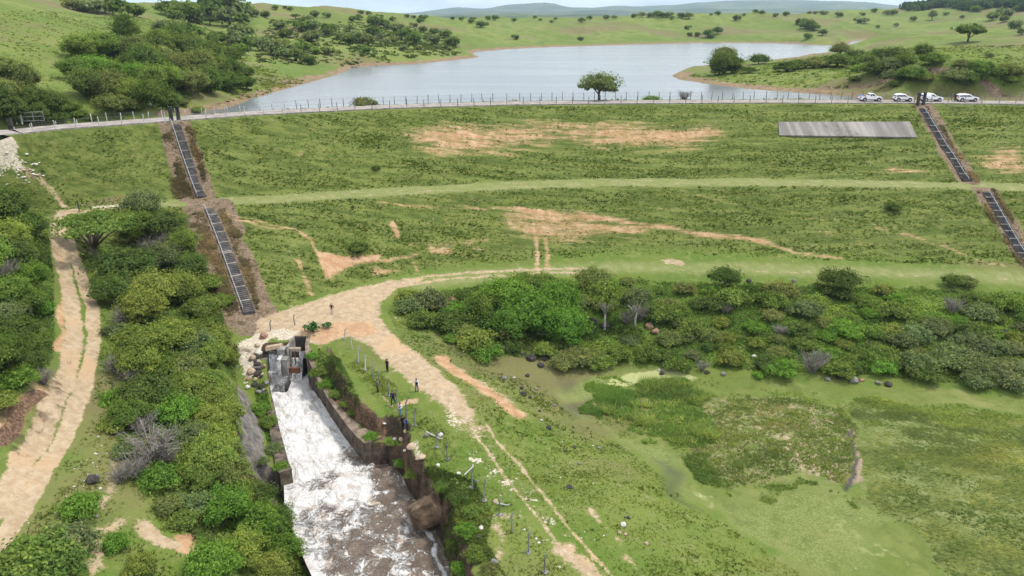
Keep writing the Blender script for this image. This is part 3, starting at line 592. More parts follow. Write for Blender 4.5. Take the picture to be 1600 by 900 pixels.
# ------------------------------------------------------------------ the stream and its foam
def stream_mat():
    M = Mat('stream_water'); p = M.pos(); foam = M.attr('foam')
    wv = M.n('ShaderNodeTexNoise'); M.set(wv.inputs['Vector'], p); wv.inputs['Scale'].default_value = .55; wv.inputs['Detail'].default_value = 4
    va = M.n('ShaderNodeVectorMath'); va.operation = 'MULTIPLY_ADD'; M.t.links.new(wv.outputs['Color'], va.inputs[0]); va.inputs[1].default_value = (2.4, 2.4, 0); M.set(va.inputs[2], p)
    q = va.outputs[0]
    e1 = M.voro(M.scaled(q, (1, .75, 0)), .62, 'DISTANCE_TO_EDGE'); e2 = M.voro(M.scaled(q, (1, .8, 0)), 1.6, 'DISTANCE_TO_EDGE')
    n = M.noise(q, .5, 6, .65); f = M.noise(q, 4.0, 5, .7); big = M.noise(p, .16, 4, .6)
    st_ = M.noise(M.scaled(M.scaled(q, (1, 1, 1), (0, 0, -.565)), (1.5, .35, 1)), 1.1, 6, .7)
    veins = M.math('MAXIMUM', M.ss(e1, .13, .0), M.math('MULTIPLY', M.ss(e2, .10, .0), .75))
    veins = M.math('MULTIPLY', veins, M.ss(M.math('ADD', M.math('MULTIPLY', n, .6), M.math('MULTIPLY', f, .4)), .40, .60))
    solid = M.ss(M.math('ADD', M.math('ADD', M.math('MULTIPLY', n, .9), M.math('MULTIPLY', f, .5)), M.math('MULTIPLY_ADD', foam, 1.25, -1.36)), -.05, .45)
    fm = M.math('MAXIMUM', M.math('MULTIPLY', veins, M.ss(M.math('ADD', foam, M.math('MULTIPLY', M.math('SUBTRACT', big, .5), 1.2)), .08, .45)), solid)
    fm = M.math('MINIMUM', fm, 1.0); fm = M.ss(fm, .16, .78)
    wc = M.mix(M.ss(n, .38, .62), (.145, .108, .083), (.240, .182, .136))
    fc = M.mix(M.ss(M.noise(q, .9, 5, .6), .46, .62), (.70, .69, .67), (.47, .38, .29)); fc = M.mix(M.ss(foam, .62, .9), fc, M.mix(M.ss(st_, .47, .66), (.70, .69, .675), (.40, .36, .31)))
    c = M.mix(fm, wc, fc)
    rgh = M.math('MULTIPLY_ADD', fm, .65, .22)
    M.bsdf(c, rgh, M.bump(M.math('ADD', M.math('MULTIPLY', n, .6), M.math('ADD', M.math('MULTIPLY', fm, .25), M.math('MULTIPLY', f, .3))), 1.0, .6), spec=.4); return M.m
M_STREAM = stream_mat()
def build_stream():
    nr, nc = 420, 130; s = np.linspace(0, 1, nr)
    def res(P):
        L = np.r_[0, np.cumsum(np.hypot(*(P[1:] - P[:-1]).T))]; L /= L[-1]; return np.c_[np.interp(s, L, P[:, 0]), np.interp(s, L, P[:, 1])]
    a, b = res(CH_L), res(CH_R); t = np.linspace(-.10, 1.10, nc)
    X = a[:, 0:1] + (b[:, 0:1] - a[:, 0:1]) * t; Y = a[:, 1:2] + (b[:, 1:2] - a[:, 1:2]) * t; S = np.repeat(s[:, None], nc, 1); T = np.repeat(t[None], nr, 0)
    x, y = X.ravel(), Y.ravel(); S, T = S.ravel(), T.ravel()
    amp = np.interp(S, [0, .25, .5, 1], [.65, .5, .28, .16])
    wx = x + 1.5 * fbm(x / 2.5, y / 2.5, 91, 3); wy = y + 1.5 * fbm(x / 2.5, y / 2.5, 95, 3)
    z = water_z(x, y) + amp * (fbm(wx / 2.2, wy / 2.8, 81, 4) * 1.6 + (1 - np.abs(fbm(wx / 1.1, wy / 1.4, 85, 3)) * 4) * .22)
    z = z + .55 * np.exp(-S / .10) * np.exp(-((T - .35) / .4) ** 2)
    foam = np.interp(S, [0, .25, .4, .55, .7, .85, 1], [1.0, .96, .89, .80, .70, .61, .54]) + .15 * (.5 - T) * (S > .35) + fbm(x / 5, y / 6, 99, 3) * .45 * sstep(.25, .45, S)
    foam = foam + .30 * np.exp(-((T - .985 + fbm(y / 2.0, y * 0, 33, 3) * .12) / .03) ** 2) * sstep(.62, .72, S)               # foam gathers along the far wall downstream
    foam = foam - .35 * np.exp(-((T - .95) / .16) ** 2) * np.exp(-((S - .5) / .10) ** 2)
    me = mesh_np('stream_water', np.c_[x, y, z], grid_faces(nr, nc), [M_STREAM], True); add_attr(me, 'foam', np.clip(foam, 0, 1.2))
    link('stream_water', me, kind='structure')
build_stream()
def fall_mat():
    M = Mat('falling_water'); p = M.pos(); d = M.attr('foam'); s = M.noise(M.scaled(p, (3.2, 3.2, .5)), 1.6, 5, .7, .5); f = M.noise(p, 5, 4, .7)
    w = M.ss(M.math('ADD', M.math('ADD', M.math('MULTIPLY', s, .6), M.math('MULTIPLY', f, .4)), d), .95, 1.25)
    M.bsdf(M.mix(w, (.10, .10, .10), (.82, .82, .80)), M.math('MULTIPLY_ADD', w, .5, .25), M.bump(s, .8, .15), spec=.4); return M.m
M_FALL = fall_mat()
def fall(pts, x0, x1, dens, nx=24, wob=.07):
    """a curtain of water: pts = side profile (y,z), from x0 to x1"""
    P = np.array(pts, float); L = np.r_[0, np.cumsum(np.hypot(*(P[1:] - P[:-1]).T))]; s = np.linspace(0, L[-1], 40); py_, pz = np.interp(s, L, P[:, 0]), np.interp(s, L, P[:, 1])
    gx = np.linspace(x0, x1, nx); X = np.repeat(gx[None], 40, 0); Y = np.repeat(py_[:, None], nx, 1); Z = np.repeat(pz[:, None], nx, 1)
    x, y, z = X.ravel(), Y.ravel(), Z.ravel(); q = fbm(x * 2.3, z * .8, 7, 4) * wob * 3; y2 = y - np.abs(q); z2 = z + q * .3
    me = mesh_np('cascade_water', np.c_[x, y2, z2], grid_faces(40, nx), [M_FALL], True); add_attr(me, 'foam', np.full(len(x), dens) + fbm(x * 1.2, z * 1.2, 17, 3) * .25)
    link('cascade_water', me, kind='structure')
fall([(90.8, .35), (88.9, .25), (88.5, -.5), (88.3, -2.0), (87.5, -2.15), (87.2, -2.6), (87.0, -4.2)], -32.65, -31.15, .62)
fall([(88.6, .2), (86.9, .1), (86.65, -1.0), (86.6, -2.35)], -31.05, -30.55, .66, 10)
fall([(86.7, -2.2), (84.9, -2.5), (84.55, -3.2), (84.2, -4.6)], -31.05, -29.7, .52)
fall([(90.9, -.6), (89.0, -.8), (88.4, -2.0), (87.6, -3.2), (86.5, -4.2)], -29.65, -28.25, .60)
fall([(88.6, -.6), (87.6, -1.4), (86.0, -3.6), (85.2, -4.3)], -33.75, -32.7, .40, 14)

# ------------------------------------------------------------------ concrete outlet
def build_outlet():
    r = empty('concrete_outlet', (-30.5, 88.5, -3.6), label='broken concrete outlet with piers and rusty gate beams spilling water into the stream', category='outlet')
    def B(name, mat, *bx, bevel=.04):
        m = MB(); m.box(bx[0] + 30.5, bx[1] + 30.5, bx[2] - 88.5, bx[3] - 88.5, bx[4] + 3.6, bx[5] + 3.6); return m.build(name, mat, r, bevel=bevel)
    B('side_wall', M_WETC, -33.85, -32.75, 85.4, 91.2, -8, -.35)
    B('weir', M_WETC, -32.74, -31.12, 88.7, 91.2, -8, .2); B('weir_step', M_WETC, -32.74, -31.12, 87.35, 88.68, -8, -2.25)
    B('pier', M_CONC, -31.1, -29.72, 86.85, 91.2, -8, .05); B('apron_block', M_WETC, -31.08, -29.74, 84.95, 86.83, -8, -2.6)
    B('pier_block', M_CONC, -31.35, -30.3, 88.1, 89.4, .07, .95, bevel=.1)
    B('chamber_floor', M_DARKC, -29.7, -28.26, 88.9, 91.2, -8, -.95); B('chamber_wall', M_CONC, -29.98, -29.74, 87.9, 91.25, .07, 1.5); B('back_wall', M_DARKC, -29.72, -28.26, 91.22, 91.5, -8, 1.35)
    B('deck_beam', M_CAP, -29.72, -28.26, 88.2, 88.75, .62, 1.05, bevel=.06)
    B('gate_stem', M_RUST, -29.06, -28.94, 88.0, 88.12, -1.3, .6, bevel=0); B('gate_beam', M_RUST, -29.70, -28.27, 87.2, 87.5, -2.1, -1.35, bevel=.03)
    B('gate_leaf', M_DARKC, -29.5, -28.5, 88.35, 88.45, -.35, .5, bevel=0)
    B('divider', M_DARKC, -29.72, -29.5, 84.6, 86.83, -8, -2.9)
    m = MB()
    for k in range(3): m.tube([(.75 + k * .16, .35 + .1 * k, 5.0), (.72 + k * .14, .3 + .1 * k, 5.75)], .035)
    m.build('rebar', M_RUST, r)
build_outlet()
def wall_along(name, P, top, th, mat, cap, label, endblock=None, zb=-9.0):
    """retaining wall along plan points P (stream side), thickness to the far side th[i]"""
    P = np.array(P, float); n = len(P); root = empty(name, (P[-1, 0], P[-1, 1], top[-1]), label=label, category='wall', group='walls along the stream')
    off = Vector((P[-1, 0], P[-1, 1], top[-1])); mb = MB(); mc = MB(); sgn = endblock
    T = np.gradient(P, axis=0); T /= np.linalg.norm(T, axis=1)[:, None]; N = np.c_[-T[:, 1], T[:, 0]] * sgn
    rows = [[(P[i, 0], P[i, 1], zb), (P[i, 0], P[i, 1], top[i] - .16), (P[i, 0] + N[i, 0] * th[i], P[i, 1] + N[i, 1] * th[i], top[i] - .16), (P[i, 0] + N[i, 0] * th[i], P[i, 1] + N[i, 1] * th[i], zb)] for i in range(n)]
    def loft(m, rows):
        V = [Vector(p) - off for r_ in rows for p in r_]; F = [(i * 4 + k, i * 4 + (k + 1) % 4, (i + 1) * 4 + (k + 1) % 4, (i + 1) * 4 + k) for i in range(len(rows) - 1) for k in range(4)]
        m.add(V, F + [(3, 2, 1, 0), tuple((len(rows) - 1) * 4 + k for k in range(4))])
    loft(mb, rows); crows = []
    for i in range(n):
        e = .04; a = P[i] - N[i] * e; b = P[i] + N[i] * (th[i] + e); crows.append([(a[0], a[1], top[i] - .158), (a[0], a[1], top[i]), (b[0], b[1], top[i]), (b[0], b[1], top[i] - .158)])
    loft(mc, crows)
    mb.build('wall_body', mat, root); mc.build('wall_cap', cap, root)
wall_along('retaining_wall', [(-28.1, 91.4), (-27.75, 89.2), (-27.3, 87.4), (-25.0, 83.6), (-22.4, 79.3), (-19.7, 75.0), (-17.9, 72.2), (-16.5, 70.4)], [1.5, 1.3, .9, -1.0, -1.95, -2.2, -2.2, -2.15], [1.1, 1.1, .6, .36, .42, .95, 1.7, 2.1], M_BROWNC, M_CAPD, 'long brown concrete retaining wall from the outlet down to a blunt end block, below the people', 1)
wall_along('retaining_wall', [(-32.9, 86.0), (-31.6, 84.2), (-29.9, 80.6), (-27.9, 75.8), (-26.2, 72.0), (-24.6, 68.4), (-23.9, 67.2)], [-1.6, -2.3, -2.7, -3.0, -3.2, -3.35, -3.4], [.7, .7, .8, 1.0, 1.2, 1.3, 1.3], M_BROWNC, M_BROWNC, 'low overgrown concrete wall between the grey rock face and the white water', -1)

# ------------------------------------------------------------------ crest road, kerb and fences
def crest_line(x, off):                                        # a point off metres upstream of the crest's downstream edge
    y = crest_y(x); e = .5; tx, ty = 2 * e, crest_y(x + e) - crest_y(x - e); l = math.hypot(tx, ty); return x - ty / l * off, y + tx / l * off
XL = float(CREST[1, 0])
def ribbon(name, o0, o1, z, mat, x0, x1, n=160, h=0):
    mb = MB(); R = []
    for x in np.linspace(x0, x1, n): R.append((crest_line(x, o0), crest_line(x, o1)))
    if h == 0: mb.add([(p[0], p[1], z) for r in R for p in r], [(2 * i, 2 * i + 2, 2 * i + 3, 2 * i + 1) for i in range(n - 1)])
    else:
        V = [(p[0], p[1], zz) for r in R for p, zz in ((r[0], z), (r[0], z + h), (r[1], z + h), (r[1], z))]
        mb.add(V, [(4 * i + k, 4 * i + (k + 1) % 4, 4 * i + 4 + (k + 1) % 4, 4 * i + 4 + k) for i in range(n - 1) for k in range(4)])
    return mb.build(name, mat, kind='structure')
def road_mat():
    M = Mat('crest_road'); p = M.pos(); n = M.noise(p, .5, 5, .6); f = M.noise(p, 4, 4, .7); c = M.mix(M.ss(n, .38, .62), (.24, .215, .195), (.36, .325, .29)); c = M.mix(M.math('MULTIPLY', M.ss(f, .5, .7), .5), c, (.18, .16, .14))
    M.bsdf(c, .95, M.bump(f, .4, .05), spec=.15); return M.m
ribbon('crest_road', 1.1, 7.4, 24.07, road_mat(), XL - 12, 138)
ribbon('kerb', .35, .6, 23.8, M_CONC, XL + 1, 138, h=.42)

def fence(name, off, hgt, pale_to, label, step, x0=XL + 2, x1=137, lean=1):
    root = empty(name, (0, float(crest_y(0)), 24.0), label=label, category='fence', group='post fences along the dam crest'); ro = Vector(root.location)
    protos = {}
    for mt, key in ((M_PALEPOST, 1), (M_POST, 0)):  # dark posts stand backlit by the water; that shade is in their colour
        m = MB(); m.tube([(0, 0, -.3), (0, 0, hgt - .25), (0, .16 * lean, hgt + .08)], [.085, .08, .065], 5); protos[key] = m.mesh('post', mt)
    xs = []; x = x0
    while x < x1 and len(xs) < 98: xs.append(x); x += step / math.hypot(1, float(crest_y(x + .5) - crest_y(x - .5)))
    rnd = random.Random(int(off * 10)); tops = []
    for x in xs:
        a, b = crest_line(x, off); z = hz(a, b); o = link('post', protos[1 if x < pale_to else 0], root); o.location = Vector((a, b, z)) - ro
        o.rotation_euler = (rnd.gauss(0, .035), rnd.gauss(0, .035), math.atan2(float(crest_y(x + .5) - crest_y(x - .5)), 1)); o.scale = (1, 1, rnd.uniform(.9, 1.08)); tops.append(Vector((a, b, z)) - ro)
    for h in (.5, 1.0, 1.5, hgt - .1):
        m = MB(); m.tube([t + Vector((0, 0, h)) for t in tops], .011, 3); m.build('wire', M_WIRE, root)
fence('post_fence', 8.3, 1.75, -42, 'row of posts strung with wire on the water side of the crest road', 2.45)
fence('post_fence', .85, 1.7, -42, 'row of wired posts at the grass edge of the crest road, above the dam slope', 3.6)
def build_gate():
    p = at(33, 207); root = empty('metal_gate', (p.x - .6, p.y + 2.2, 24.05), .35, label='grey mesh gate across the crest road beside the dark pillar', category='gate')
    m = MB()
    for z in (.25, 1.0, 1.8): m.tube([(0, 0, z), (3.4, 0, z)], .035)
    for x in (0, 1.7, 3.4): m.tube([(x, 0, .15), (x, 0, 1.85)], .035)
    m.build('gate_frame', M_RAIL, root); m = MB()
    for k in range(22): m.tube([(.15 * k + .1, 0, .25), (.15 * k + .1, 0, 1.8)], .008, 3)
    m.build('gate_mesh', M_WIRE, root); m = MB(); m.tube([(-.25, 0, -.3), (-.25, 0, 2.5)], .16, 8); m.build('gate_post', M_PALEPOST, root)
    m = MB(); m.tube([(-1.1, .2, -.3), (-1.1, .2, 2.2)], .12, 8); m.build('gate_post', M_PALEPOST, root)
build_gate()
def pillar(px, py, label, h=2.4, w=.42):
    p = at(px, py); m = MB(); m.box(-w, w, -.22, .22, -.5, h - .15); m.box(-w - .05, w + .05, -.27, .27, h - .148, h); o = m.build('gate_pillar', M_DARKC, bevel=.03, label=label, category='pillar', group='dark pillars on the crest'); o.location = p
pillar(19, 208, 'dark square pillar at the end of the dam beside the mesh gate', 2.6)
for a, b, h in ((268.5, 190, 2.7), (279.5, 189, 2.7)): pillar(a, b, {268.5: 'dark pillar at the stair head beside the handrail, away from the cars', 279.5: 'dark pillar at the same stair head as the handrail, on the water end of the pair'}[a], h, .3)
pillar(1433.5, 164, 'dark pillar at the stair head between the small white car and the big white one', 2.6, .28); pillar(1442.5, 163.5, 'dark pillar standing in front of the rear of the big white car', 2.6, .28)

# ------------------------------------------------------------------ stairs down the dam
def stairway(top, bot, width, nland, rail, label, nstep, step_mat=None, bed_mat=M_DARKC):
    A, B = at(*top), at(*bot); root = empty('stairway', A, label=label, category='stairway', group='concrete stairs down the dam')
    dx = Vector((B.x - A.x, B.y - A.y, 0)); L = dx.length; d = dx.normalized(); s = Vector((-d.y, d.x, 0))   # s points to the water's side = picture right reversed below
    s = Vector((abs(s.x) / s.x * s.x, abs(s.x) / s.x * s.y, 0)) if s.x else s
    zs = [hz(A.x + d.x * L * k / 60, A.y + d.y * L * k / 60) for k in range(61)]
    zs = np.convolve(np.r_[[zs[0]] * 5, zs, [zs[-1]] * 5], np.ones(11) / 11, 'valid')
    def P(t, off, dz): return Vector((d.x * L * t + s.x * off, d.y * L * t + s.y * off, float(np.interp(t, np.linspace(0, 1, 61), zs)) - A.z + dz))
    m = MB(); n = 40; hw = width / 2 + .18
    V = [p for k in range(n + 1) for p in (P(k / n, -hw, -.5), P(k / n, hw, -.5), P(k / n, hw, .12), P(k / n, -hw, .12))]
    m.add(V, [(4 * k + j, 4 * k + (j + 1) % 4, 4 * k + 4 + (j + 1) % 4, 4 * k + 4 + j) for k in range(n) for j in range(4)] + [(0, 1, 2, 3), (4 * n + 3, 4 * n + 2, 4 * n + 1, 4 * n)]); m.build('channel_bed', bed_mat, root)
    lands = [(k + 1) / (nland + 1) for k in range(nland)] if nland else []
    dep = L / nstep * .46
    for k in range(nstep):
        t = (k + .5) / nstep; isl = any(abs(t - l) < .5 / nstep for l in lands); q = P(t, 0, .2 + (.03 if isl else 0)); w = width / 2 + (.12 if isl else 0); dd = dep * (1.0 if isl else .62)
        a, b = s * w, d * dd; m = MB(); m.hexa([q - a - b - Vector((0, 0, .14)), q + a - b - Vector((0, 0, .14)), q + a + b - Vector((0, 0, .14)), q - a + b - Vector((0, 0, .14)), q - a - b, q + a - b, q + a + b, q - a + b])
        m.build('landing' if isl else 'step', M_LAND if isl else (step_mat or M_STEP), root)
    if rail is not None:
        off, h = rail; m = MB(); pts = [P(t, off, h) for t in np.linspace(0, 1, 24)]; m.tube(pts, .05, 6); m.build('handrail', M_RAIL, root)
        for t in np.linspace(0.01, .99, 15): m = MB(); m.tube([P(t, off, -.2), P(t, off, h - .03)], .035, 5); m.build('rail_post', M_RAIL, root)
    return P
stairway((274, 191), (316, 309), 1.2, 8, (-.75, .95), 'upper stairs with a pale handrail between two crest pillars and the grassy berm', 64, M_DSTEP)
stairway((327, 325), (390, 491), 1.25, 9, (-.78, 1.0), 'lower stairs with a pale handrail through dead scrub, ending by the bare soil junction', 66)
stairway((1440, 168), (1512, 284), 1.35, 10, (.15, .55), 'upper black stairs below the big white car', 60, M_BSTEP)
stairway((1541, 299), (1612, 415), 1.4, 10, (.2, .6), 'lower black stairs below the berm on the parked cars end of the dam', 60, M_BSTEP)

# ------------------------------------------------------------------ concrete slab on the dam's face
def build_slab():
    q = [at(1216, 191.5), at(1421, 191), at(1433, 215.5), at(1217, 212.5)]; c = sum(q, Vector()) / 4
    n = (q[1] - q[0]).cross(q[3] - q[0]).normalized(); n = n if n.z > 0 else -n
    M = Mat('streaked_slab'); p = M.pos(); s = M.noise(M.scaled(p, (.42, .02, .02)), 1.0, 6, .7, .0); f = M.noise(p, 1.6, 5, .7); b = M.noise(M.scaled(p, (.12, .06, .06)), 1.0, 3)
    col = M.mix(M.ss(M.math('ADD', M.math('MULTIPLY', s, .6), M.math('MULTIPLY', f, .4)), .38, .62), (.11, .104, .096), (.27, .252, .225)); col = M.mix(M.ss(b, .45, .6), col, M.mix(M.ss(s, .4, .6), (.17, .16, .147), (.31, .29, .26)))
    M.bsdf(col, .9, M.bump(f, .4, .06), spec=.2)
    mb = MB(); lo = [v - c - n * .5 for v in q]; hi = [v - c + n * .22 for v in q]; mb.hexa([lo[3], lo[2], lo[1], lo[0], hi[3], hi[2], hi[1], hi[0]])
    o = mb.build('concrete_slab', M.m, bevel=.05, label='long grey stained concrete slab lying flat on the grassy dam slope below the cars', category='slab'); o.location = c
build_slab()

# ------------------------------------------------------------------ free-standing concrete posts on the bench
POSTS = [(423, 516, 1.5, 0, 'thin bare post on the pale sand behind the broken slab'), (461, 508, 1.6, 0, 'thin bare post on orange soil, between the outlet and the stairs'),
 (539, 531, 1.7, 0, 'bent-topped post at the edge of the orange soil near the leafy plant'), (550, 545, 1.7, 0, 'bent-topped post at the top of the grassy bench, next below the orange soil'),
 (560, 566, 2.0, 1, 'post with a pale footing, uphill of the broad person in dark clothes'), (571, 578, 2.0, 1, 'post with a concrete foot, one along from the post uphill of the broad person'),
 (582.5, 592, 2.0, 0, 'post without a foot, just uphill of the person in grey and black'), (594, 605, 2.1, 0, 'post right beside the person in grey and black'),
 (608, 618, 2.1, 1, 'post with a broad grey foot just above the person striding in navy'), (621, 634, 2.1, 0, 'post next to the striding person in navy'),
 (634.5, 652, 2.3, 0, 'tall post behind the pair of people standing together'), (648.5, 665, 2.2, 1, 'post with a rubble foot beside the person in the blue jacket'),
 (681.5, 699, 2.0, 1, 'dark post beside the white fallen pole and a pale boulder'), (699, 718, 2.0, 1, 'dark post with a patch of bare soil at its foot'),
 (738, 762, 2.1, 1, 'dark post with a white broken pole lying just behind it'), (757, 783, 2.1, 1, 'dark post with a grey rubble foot, below the post by the white broken pole'),
 (780, 805, 1.9, 1, 'dark post with tan stones at its foot and a pale bare patch in front'), (800, 833, 2.1, 0, 'dark post without a foot, below the pale bare patch'),
 (826, 864, 2.1, 1, 'dark post with a pale round foot, second from the bottom edge'), (851, 895, 2.1, 1, 'dark post at the bottom edge of the view, lowest of the line')]
def build_posts():
    protos = []
    for mt in (M_POST, M_PALEPOST):
        m = MB(); m.tube([(0, 0, -.4), (0, 0, .84), (.03, .02, .87), (.19, .10, 1.0)], [.085, .075, .075, .06], 4); protos.append(m.mesh('pole', mt))
    rnd = random.Random(3); m = MB()
    for k in range(9):
        a = k * .7; r_ = .12 + .2 * rnd.random(); c = Vector((math.cos(a) * r_, math.sin(a) * r_, .0)); m.hexa([c + Vector((sx * rnd.uniform(.1, .2), sy * rnd.uniform(.1, .2), sz)) for sz in (-.12, rnd.uniform(.1, .2)) for sx, sy in ((-1, -1), (1, -1), (1, 1), (-1, 1))])
    foot = m.mesh('footing', M_POST)
    for k, (px, py, h, ft, lab) in enumerate(POSTS):
        p = at(px, py); r = empty('concrete_post', p, rnd.uniform(-.4, .4), label=lab, category='post', group='concrete posts on the grassy bench')
        o = link('pole', protos[1 if k in (2, 3, 4, 5) else 0], r); o.scale = (1, 1, h); o.rotation_euler = (rnd.gauss(0, .04), rnd.gauss(0, .04), 0)  # remaining poles take the dark tone, shade of upright faces in the colour
        if ft: f = link('footing', foot, r); f.rotation_euler = (0, 0, rnd.uniform(0, 6)); f.scale = (.62, .62, .6)
    m = MB(); m.tube([(-1.0, 0, .12), (.9, 0, .12), (1.15, .18, .14)], .065, 5); pole = m.mesh('fallen_pole', M_PALEPOST)
    for px, py, rz, lab in ((677, 682, -.6, 'white concrete pole lying on the grass against a pale boulder'), (733, 737, 1.15, 'white broken pole with a bent end lying behind a dark post'), (785, 790, -.2, 'short white pole piece lying beside tan stones')):
        o = link('fallen_pole', pole, label=lab, category='post', group='fallen poles'); o.location = at(px, py) + Vector((0, 0, .05)); o.rotation_euler = (.08, .1, rz); o.scale = (.55, 1, 1) if px == 785 else (1, 1, 1)
    p = at(124, 330); m = MB(); m.tube([(0, 0, -.4), (0, 0, 1.9)], .1, 6); o = m.build('wooden_post', M_DARKC, label='lone dark post standing at the top of the hillside road behind the flat-topped tree', category='post'); o.location = p
build_posts()
# ------------------------------------------------------------------ plants: leaf-by-leaf crowns shared between copies
def leaf_mat(name, transl=.30, up=.35):
    M = Mat(name); oi = M.n('ShaderNodeObjectInfo'); t = M.attr('tint')
    w = M.mix(M.ss(t, .70, 1.40), (.84, 1.0, .90), (1.22, 1.10, .90)); c = M.vmul(oi.outputs['Color'], w); c = M.mul(c, t)
    g = M.n('ShaderNodeNewGeometry'); va = M.n('ShaderNodeVectorMath'); va.operation = 'MULTIPLY_ADD'; M.t.links.new(g.outputs['Normal'], va.inputs[0]); va.inputs[1].default_value = (1 - up,) * 3; va.inputs[2].default_value = (0, 0, up)
    vn = M.n('ShaderNodeVectorMath'); vn.operation = 'NORMALIZE'; M.t.links.new(va.outputs[0], vn.inputs[0])
    d = M.n('ShaderNodeBsdfDiffuse'); M.set(d.inputs['Color'], c); M.t.links.new(vn.outputs[0], d.inputs['Normal']); tr = M.n('ShaderNodeBsdfTranslucent'); M.set(tr.inputs['Color'], M.vmul(c, (1.15, 1.2, .6)))
    m1 = M.n('ShaderNodeMixShader'); m1.inputs[0].default_value = transl; M.t.links.new(d.outputs[0], m1.inputs[1]); M.t.links.new(tr.outputs[0], m1.inputs[2])
    M.t.links.new(m1.outputs[0], M.out.inputs['Surface']); return M.m
M_LEAF = leaf_mat('leaves', .48, .5); M_BLADE = leaf_mat('grass_blades', .5, .85)
M_BARK = plain('bark', (.16, .13, .10), .95, 0, .1, .5); M_PALEBARK = plain('pale_bark', (.46, .43, .38), .9, 0, .1, .25); M_TWIG = plain('grey_twigs', (.25, .225, .20), .95, 0, .1, .35)
def unit(v): return v / (np.linalg.norm(v, axis=1)[:, None] + 1e-9)
def leaves_at(rng, C, N, size, asp=.6):
    n = len(C); a = unit(np.cross(N, rng.normal(size=(n, 3)))); b = np.cross(N, a); s = size * rng.uniform(.65, 1.35, n)[:, None]
    t = a * s; u = b * s * asp; droop = N * s * .18
    return np.stack([C + t - droop, C + u, C - t - droop, C - u], 1).reshape(-1, 3)
def crown(seed, clumps, per, leaf, rx=.5, rz=.36, zc=.5, shell=.45, low=-.35, cr=(.11, .20), flat=1.0):
    rng = np.random.default_rng(seed); c = []
    while len(c) < clumps:
        v = rng.normal(size=3); v /= np.linalg.norm(v)
        if v[2] < low: continue
        r = shell + (1 - shell) * rng.random() ** .6; lump = 1 + .28 * math.sin(3 * math.atan2(v[1], v[0]) + seed) * (1 - abs(v[2]))
        c.append((v[0] * rx * r * .82 * lump, v[1] * rx * r * .82 * lump, zc + v[2] * rz * r * .85))
    c = np.array(c); cs = rng.uniform(*cr, len(c)); k = rng.integers(0, len(c), clumps * per); d = rng.normal(size=(len(k), 3)); d[:, 2] = d[:, 2] * .8 + .35; d = unit(d)
    rr = cs[k][:, None] * (.55 + .5 * rng.random((len(k), 1))); P = c[k] + d * rr * np.array([1, 1, .72 * flat])
    N = unit(d * .75 + rng.normal(size=d.shape) * .5 + np.array([0, 0, .35]))
    ns = len(k) // 7; sd = rng.normal(size=(ns, 3)); sd[:, 2] = np.abs(sd[:, 2]) * .9; sd = unit(sd); sr = rng.uniform(.75, 1.12, (ns, 1)); lob = 1 + .22 * np.sin(5 * np.arctan2(sd[:, 1], sd[:, 0]) + seed)[:, None]
    P[:ns] = sd * sr * lob * np.array([rx, rx, rz]) + np.array([0, 0, zc]); N[:ns] = unit(sd + rng.normal(size=sd.shape) * .6)
    V = leaves_at(rng, P, N, leaf)
    ct = rng.uniform(.78, 1.25, len(c)); tint = ct[k] * rng.uniform(.78, 1.24, len(k))
    return V, tint, c
def leaf_mesh(name, V, tint, mat=None):
    F = np.arange(len(V)).reshape(-1, 4); me = mesh_np(name, V, F, [mat or M_LEAF]); add_attr(me, 'tint', tint, 'FACE'); return me
def limb_mesh(name, seed, clumps, zc, mat, r0=.035, nl=7, z0=-.08, fork=.22):
    rnd = random.Random(seed); m = MB(); top = zc * .75; j = lambda a: rnd.uniform(-a, a)
    m.tube([(0, 0, z0), (j(.01), j(.01), fork * .6), (j(.03), j(.03), fork), (j(.05), j(.05), top)], [r0 * 1.25, r0, r0 * .85, r0 * .4], 6)
    for c in rnd.sample(list(map(tuple, clumps)), min(nl, len(clumps))):
        a = Vector((0, 0, fork * rnd.uniform(.7, 1.2))); b = Vector(c); mid = a.lerp(b, .5) + Vector((j(.04), j(.04), .03)); m.tube([a, mid, b], [r0 * .55, r0 * .36, r0 * .12], 5)
    return m.mesh(name, mat, True)
PROTO = {}
def proto_tree(key, seed, **kw):
    bark = kw.pop('bark', M_BARK); limbs = kw.pop('limbs', {}); V, t, c = crown(seed, **kw); PROTO[key] = (leaf_mesh('crown', V, t), limb_mesh('trunk', seed, c, kw.get('zc', .5), bark, **limbs))
for k in range(6): proto_tree('round%d' % k, 10 + k, clumps=70 + 5 * k, per=170, leaf=.022, rz=.27 + .025 * k, zc=.38, cr=(.055, .145), shell=.3)
for k in range(5): proto_tree('bushy%d' % k, 60 + k, clumps=80 + 4 * k, per=150, leaf=.023, rz=.37 + .03 * (k % 3), zc=.40, low=-.85, cr=(.06, .15), shell=.45, limbs=dict(fork=.10, r0=.028))
for k in range(2): proto_tree('tall%d' % k, 20 + k, clumps=40, per=260, leaf=.023, rx=.46, rz=.52, zc=.62, limbs=dict(fork=.3))
proto_tree('flat0', 30, clumps=30, per=260, leaf=.018, rx=.52, rz=.11, zc=.50, shell=.2, low=-.5, cr=(.08, .14), flat=.6, limbs=dict(fork=.16, nl=12))
proto_tree('open0', 31, clumps=26, per=110, leaf=.026, rx=.46, rz=.30, zc=.85, bark=M_PALEBARK, shell=.5, cr=(.07, .13), limbs=dict(fork=.42, nl=9, r0=.028))
for k in range(4): proto_tree('shrub%d' % k, 40 + k, clumps=55 + 3 * k, per=95, leaf=.032, rx=.5, rz=.29, zc=.18, low=-.1, cr=(.06, .16), shell=.3, limbs=dict(fork=.08, r0=.02))
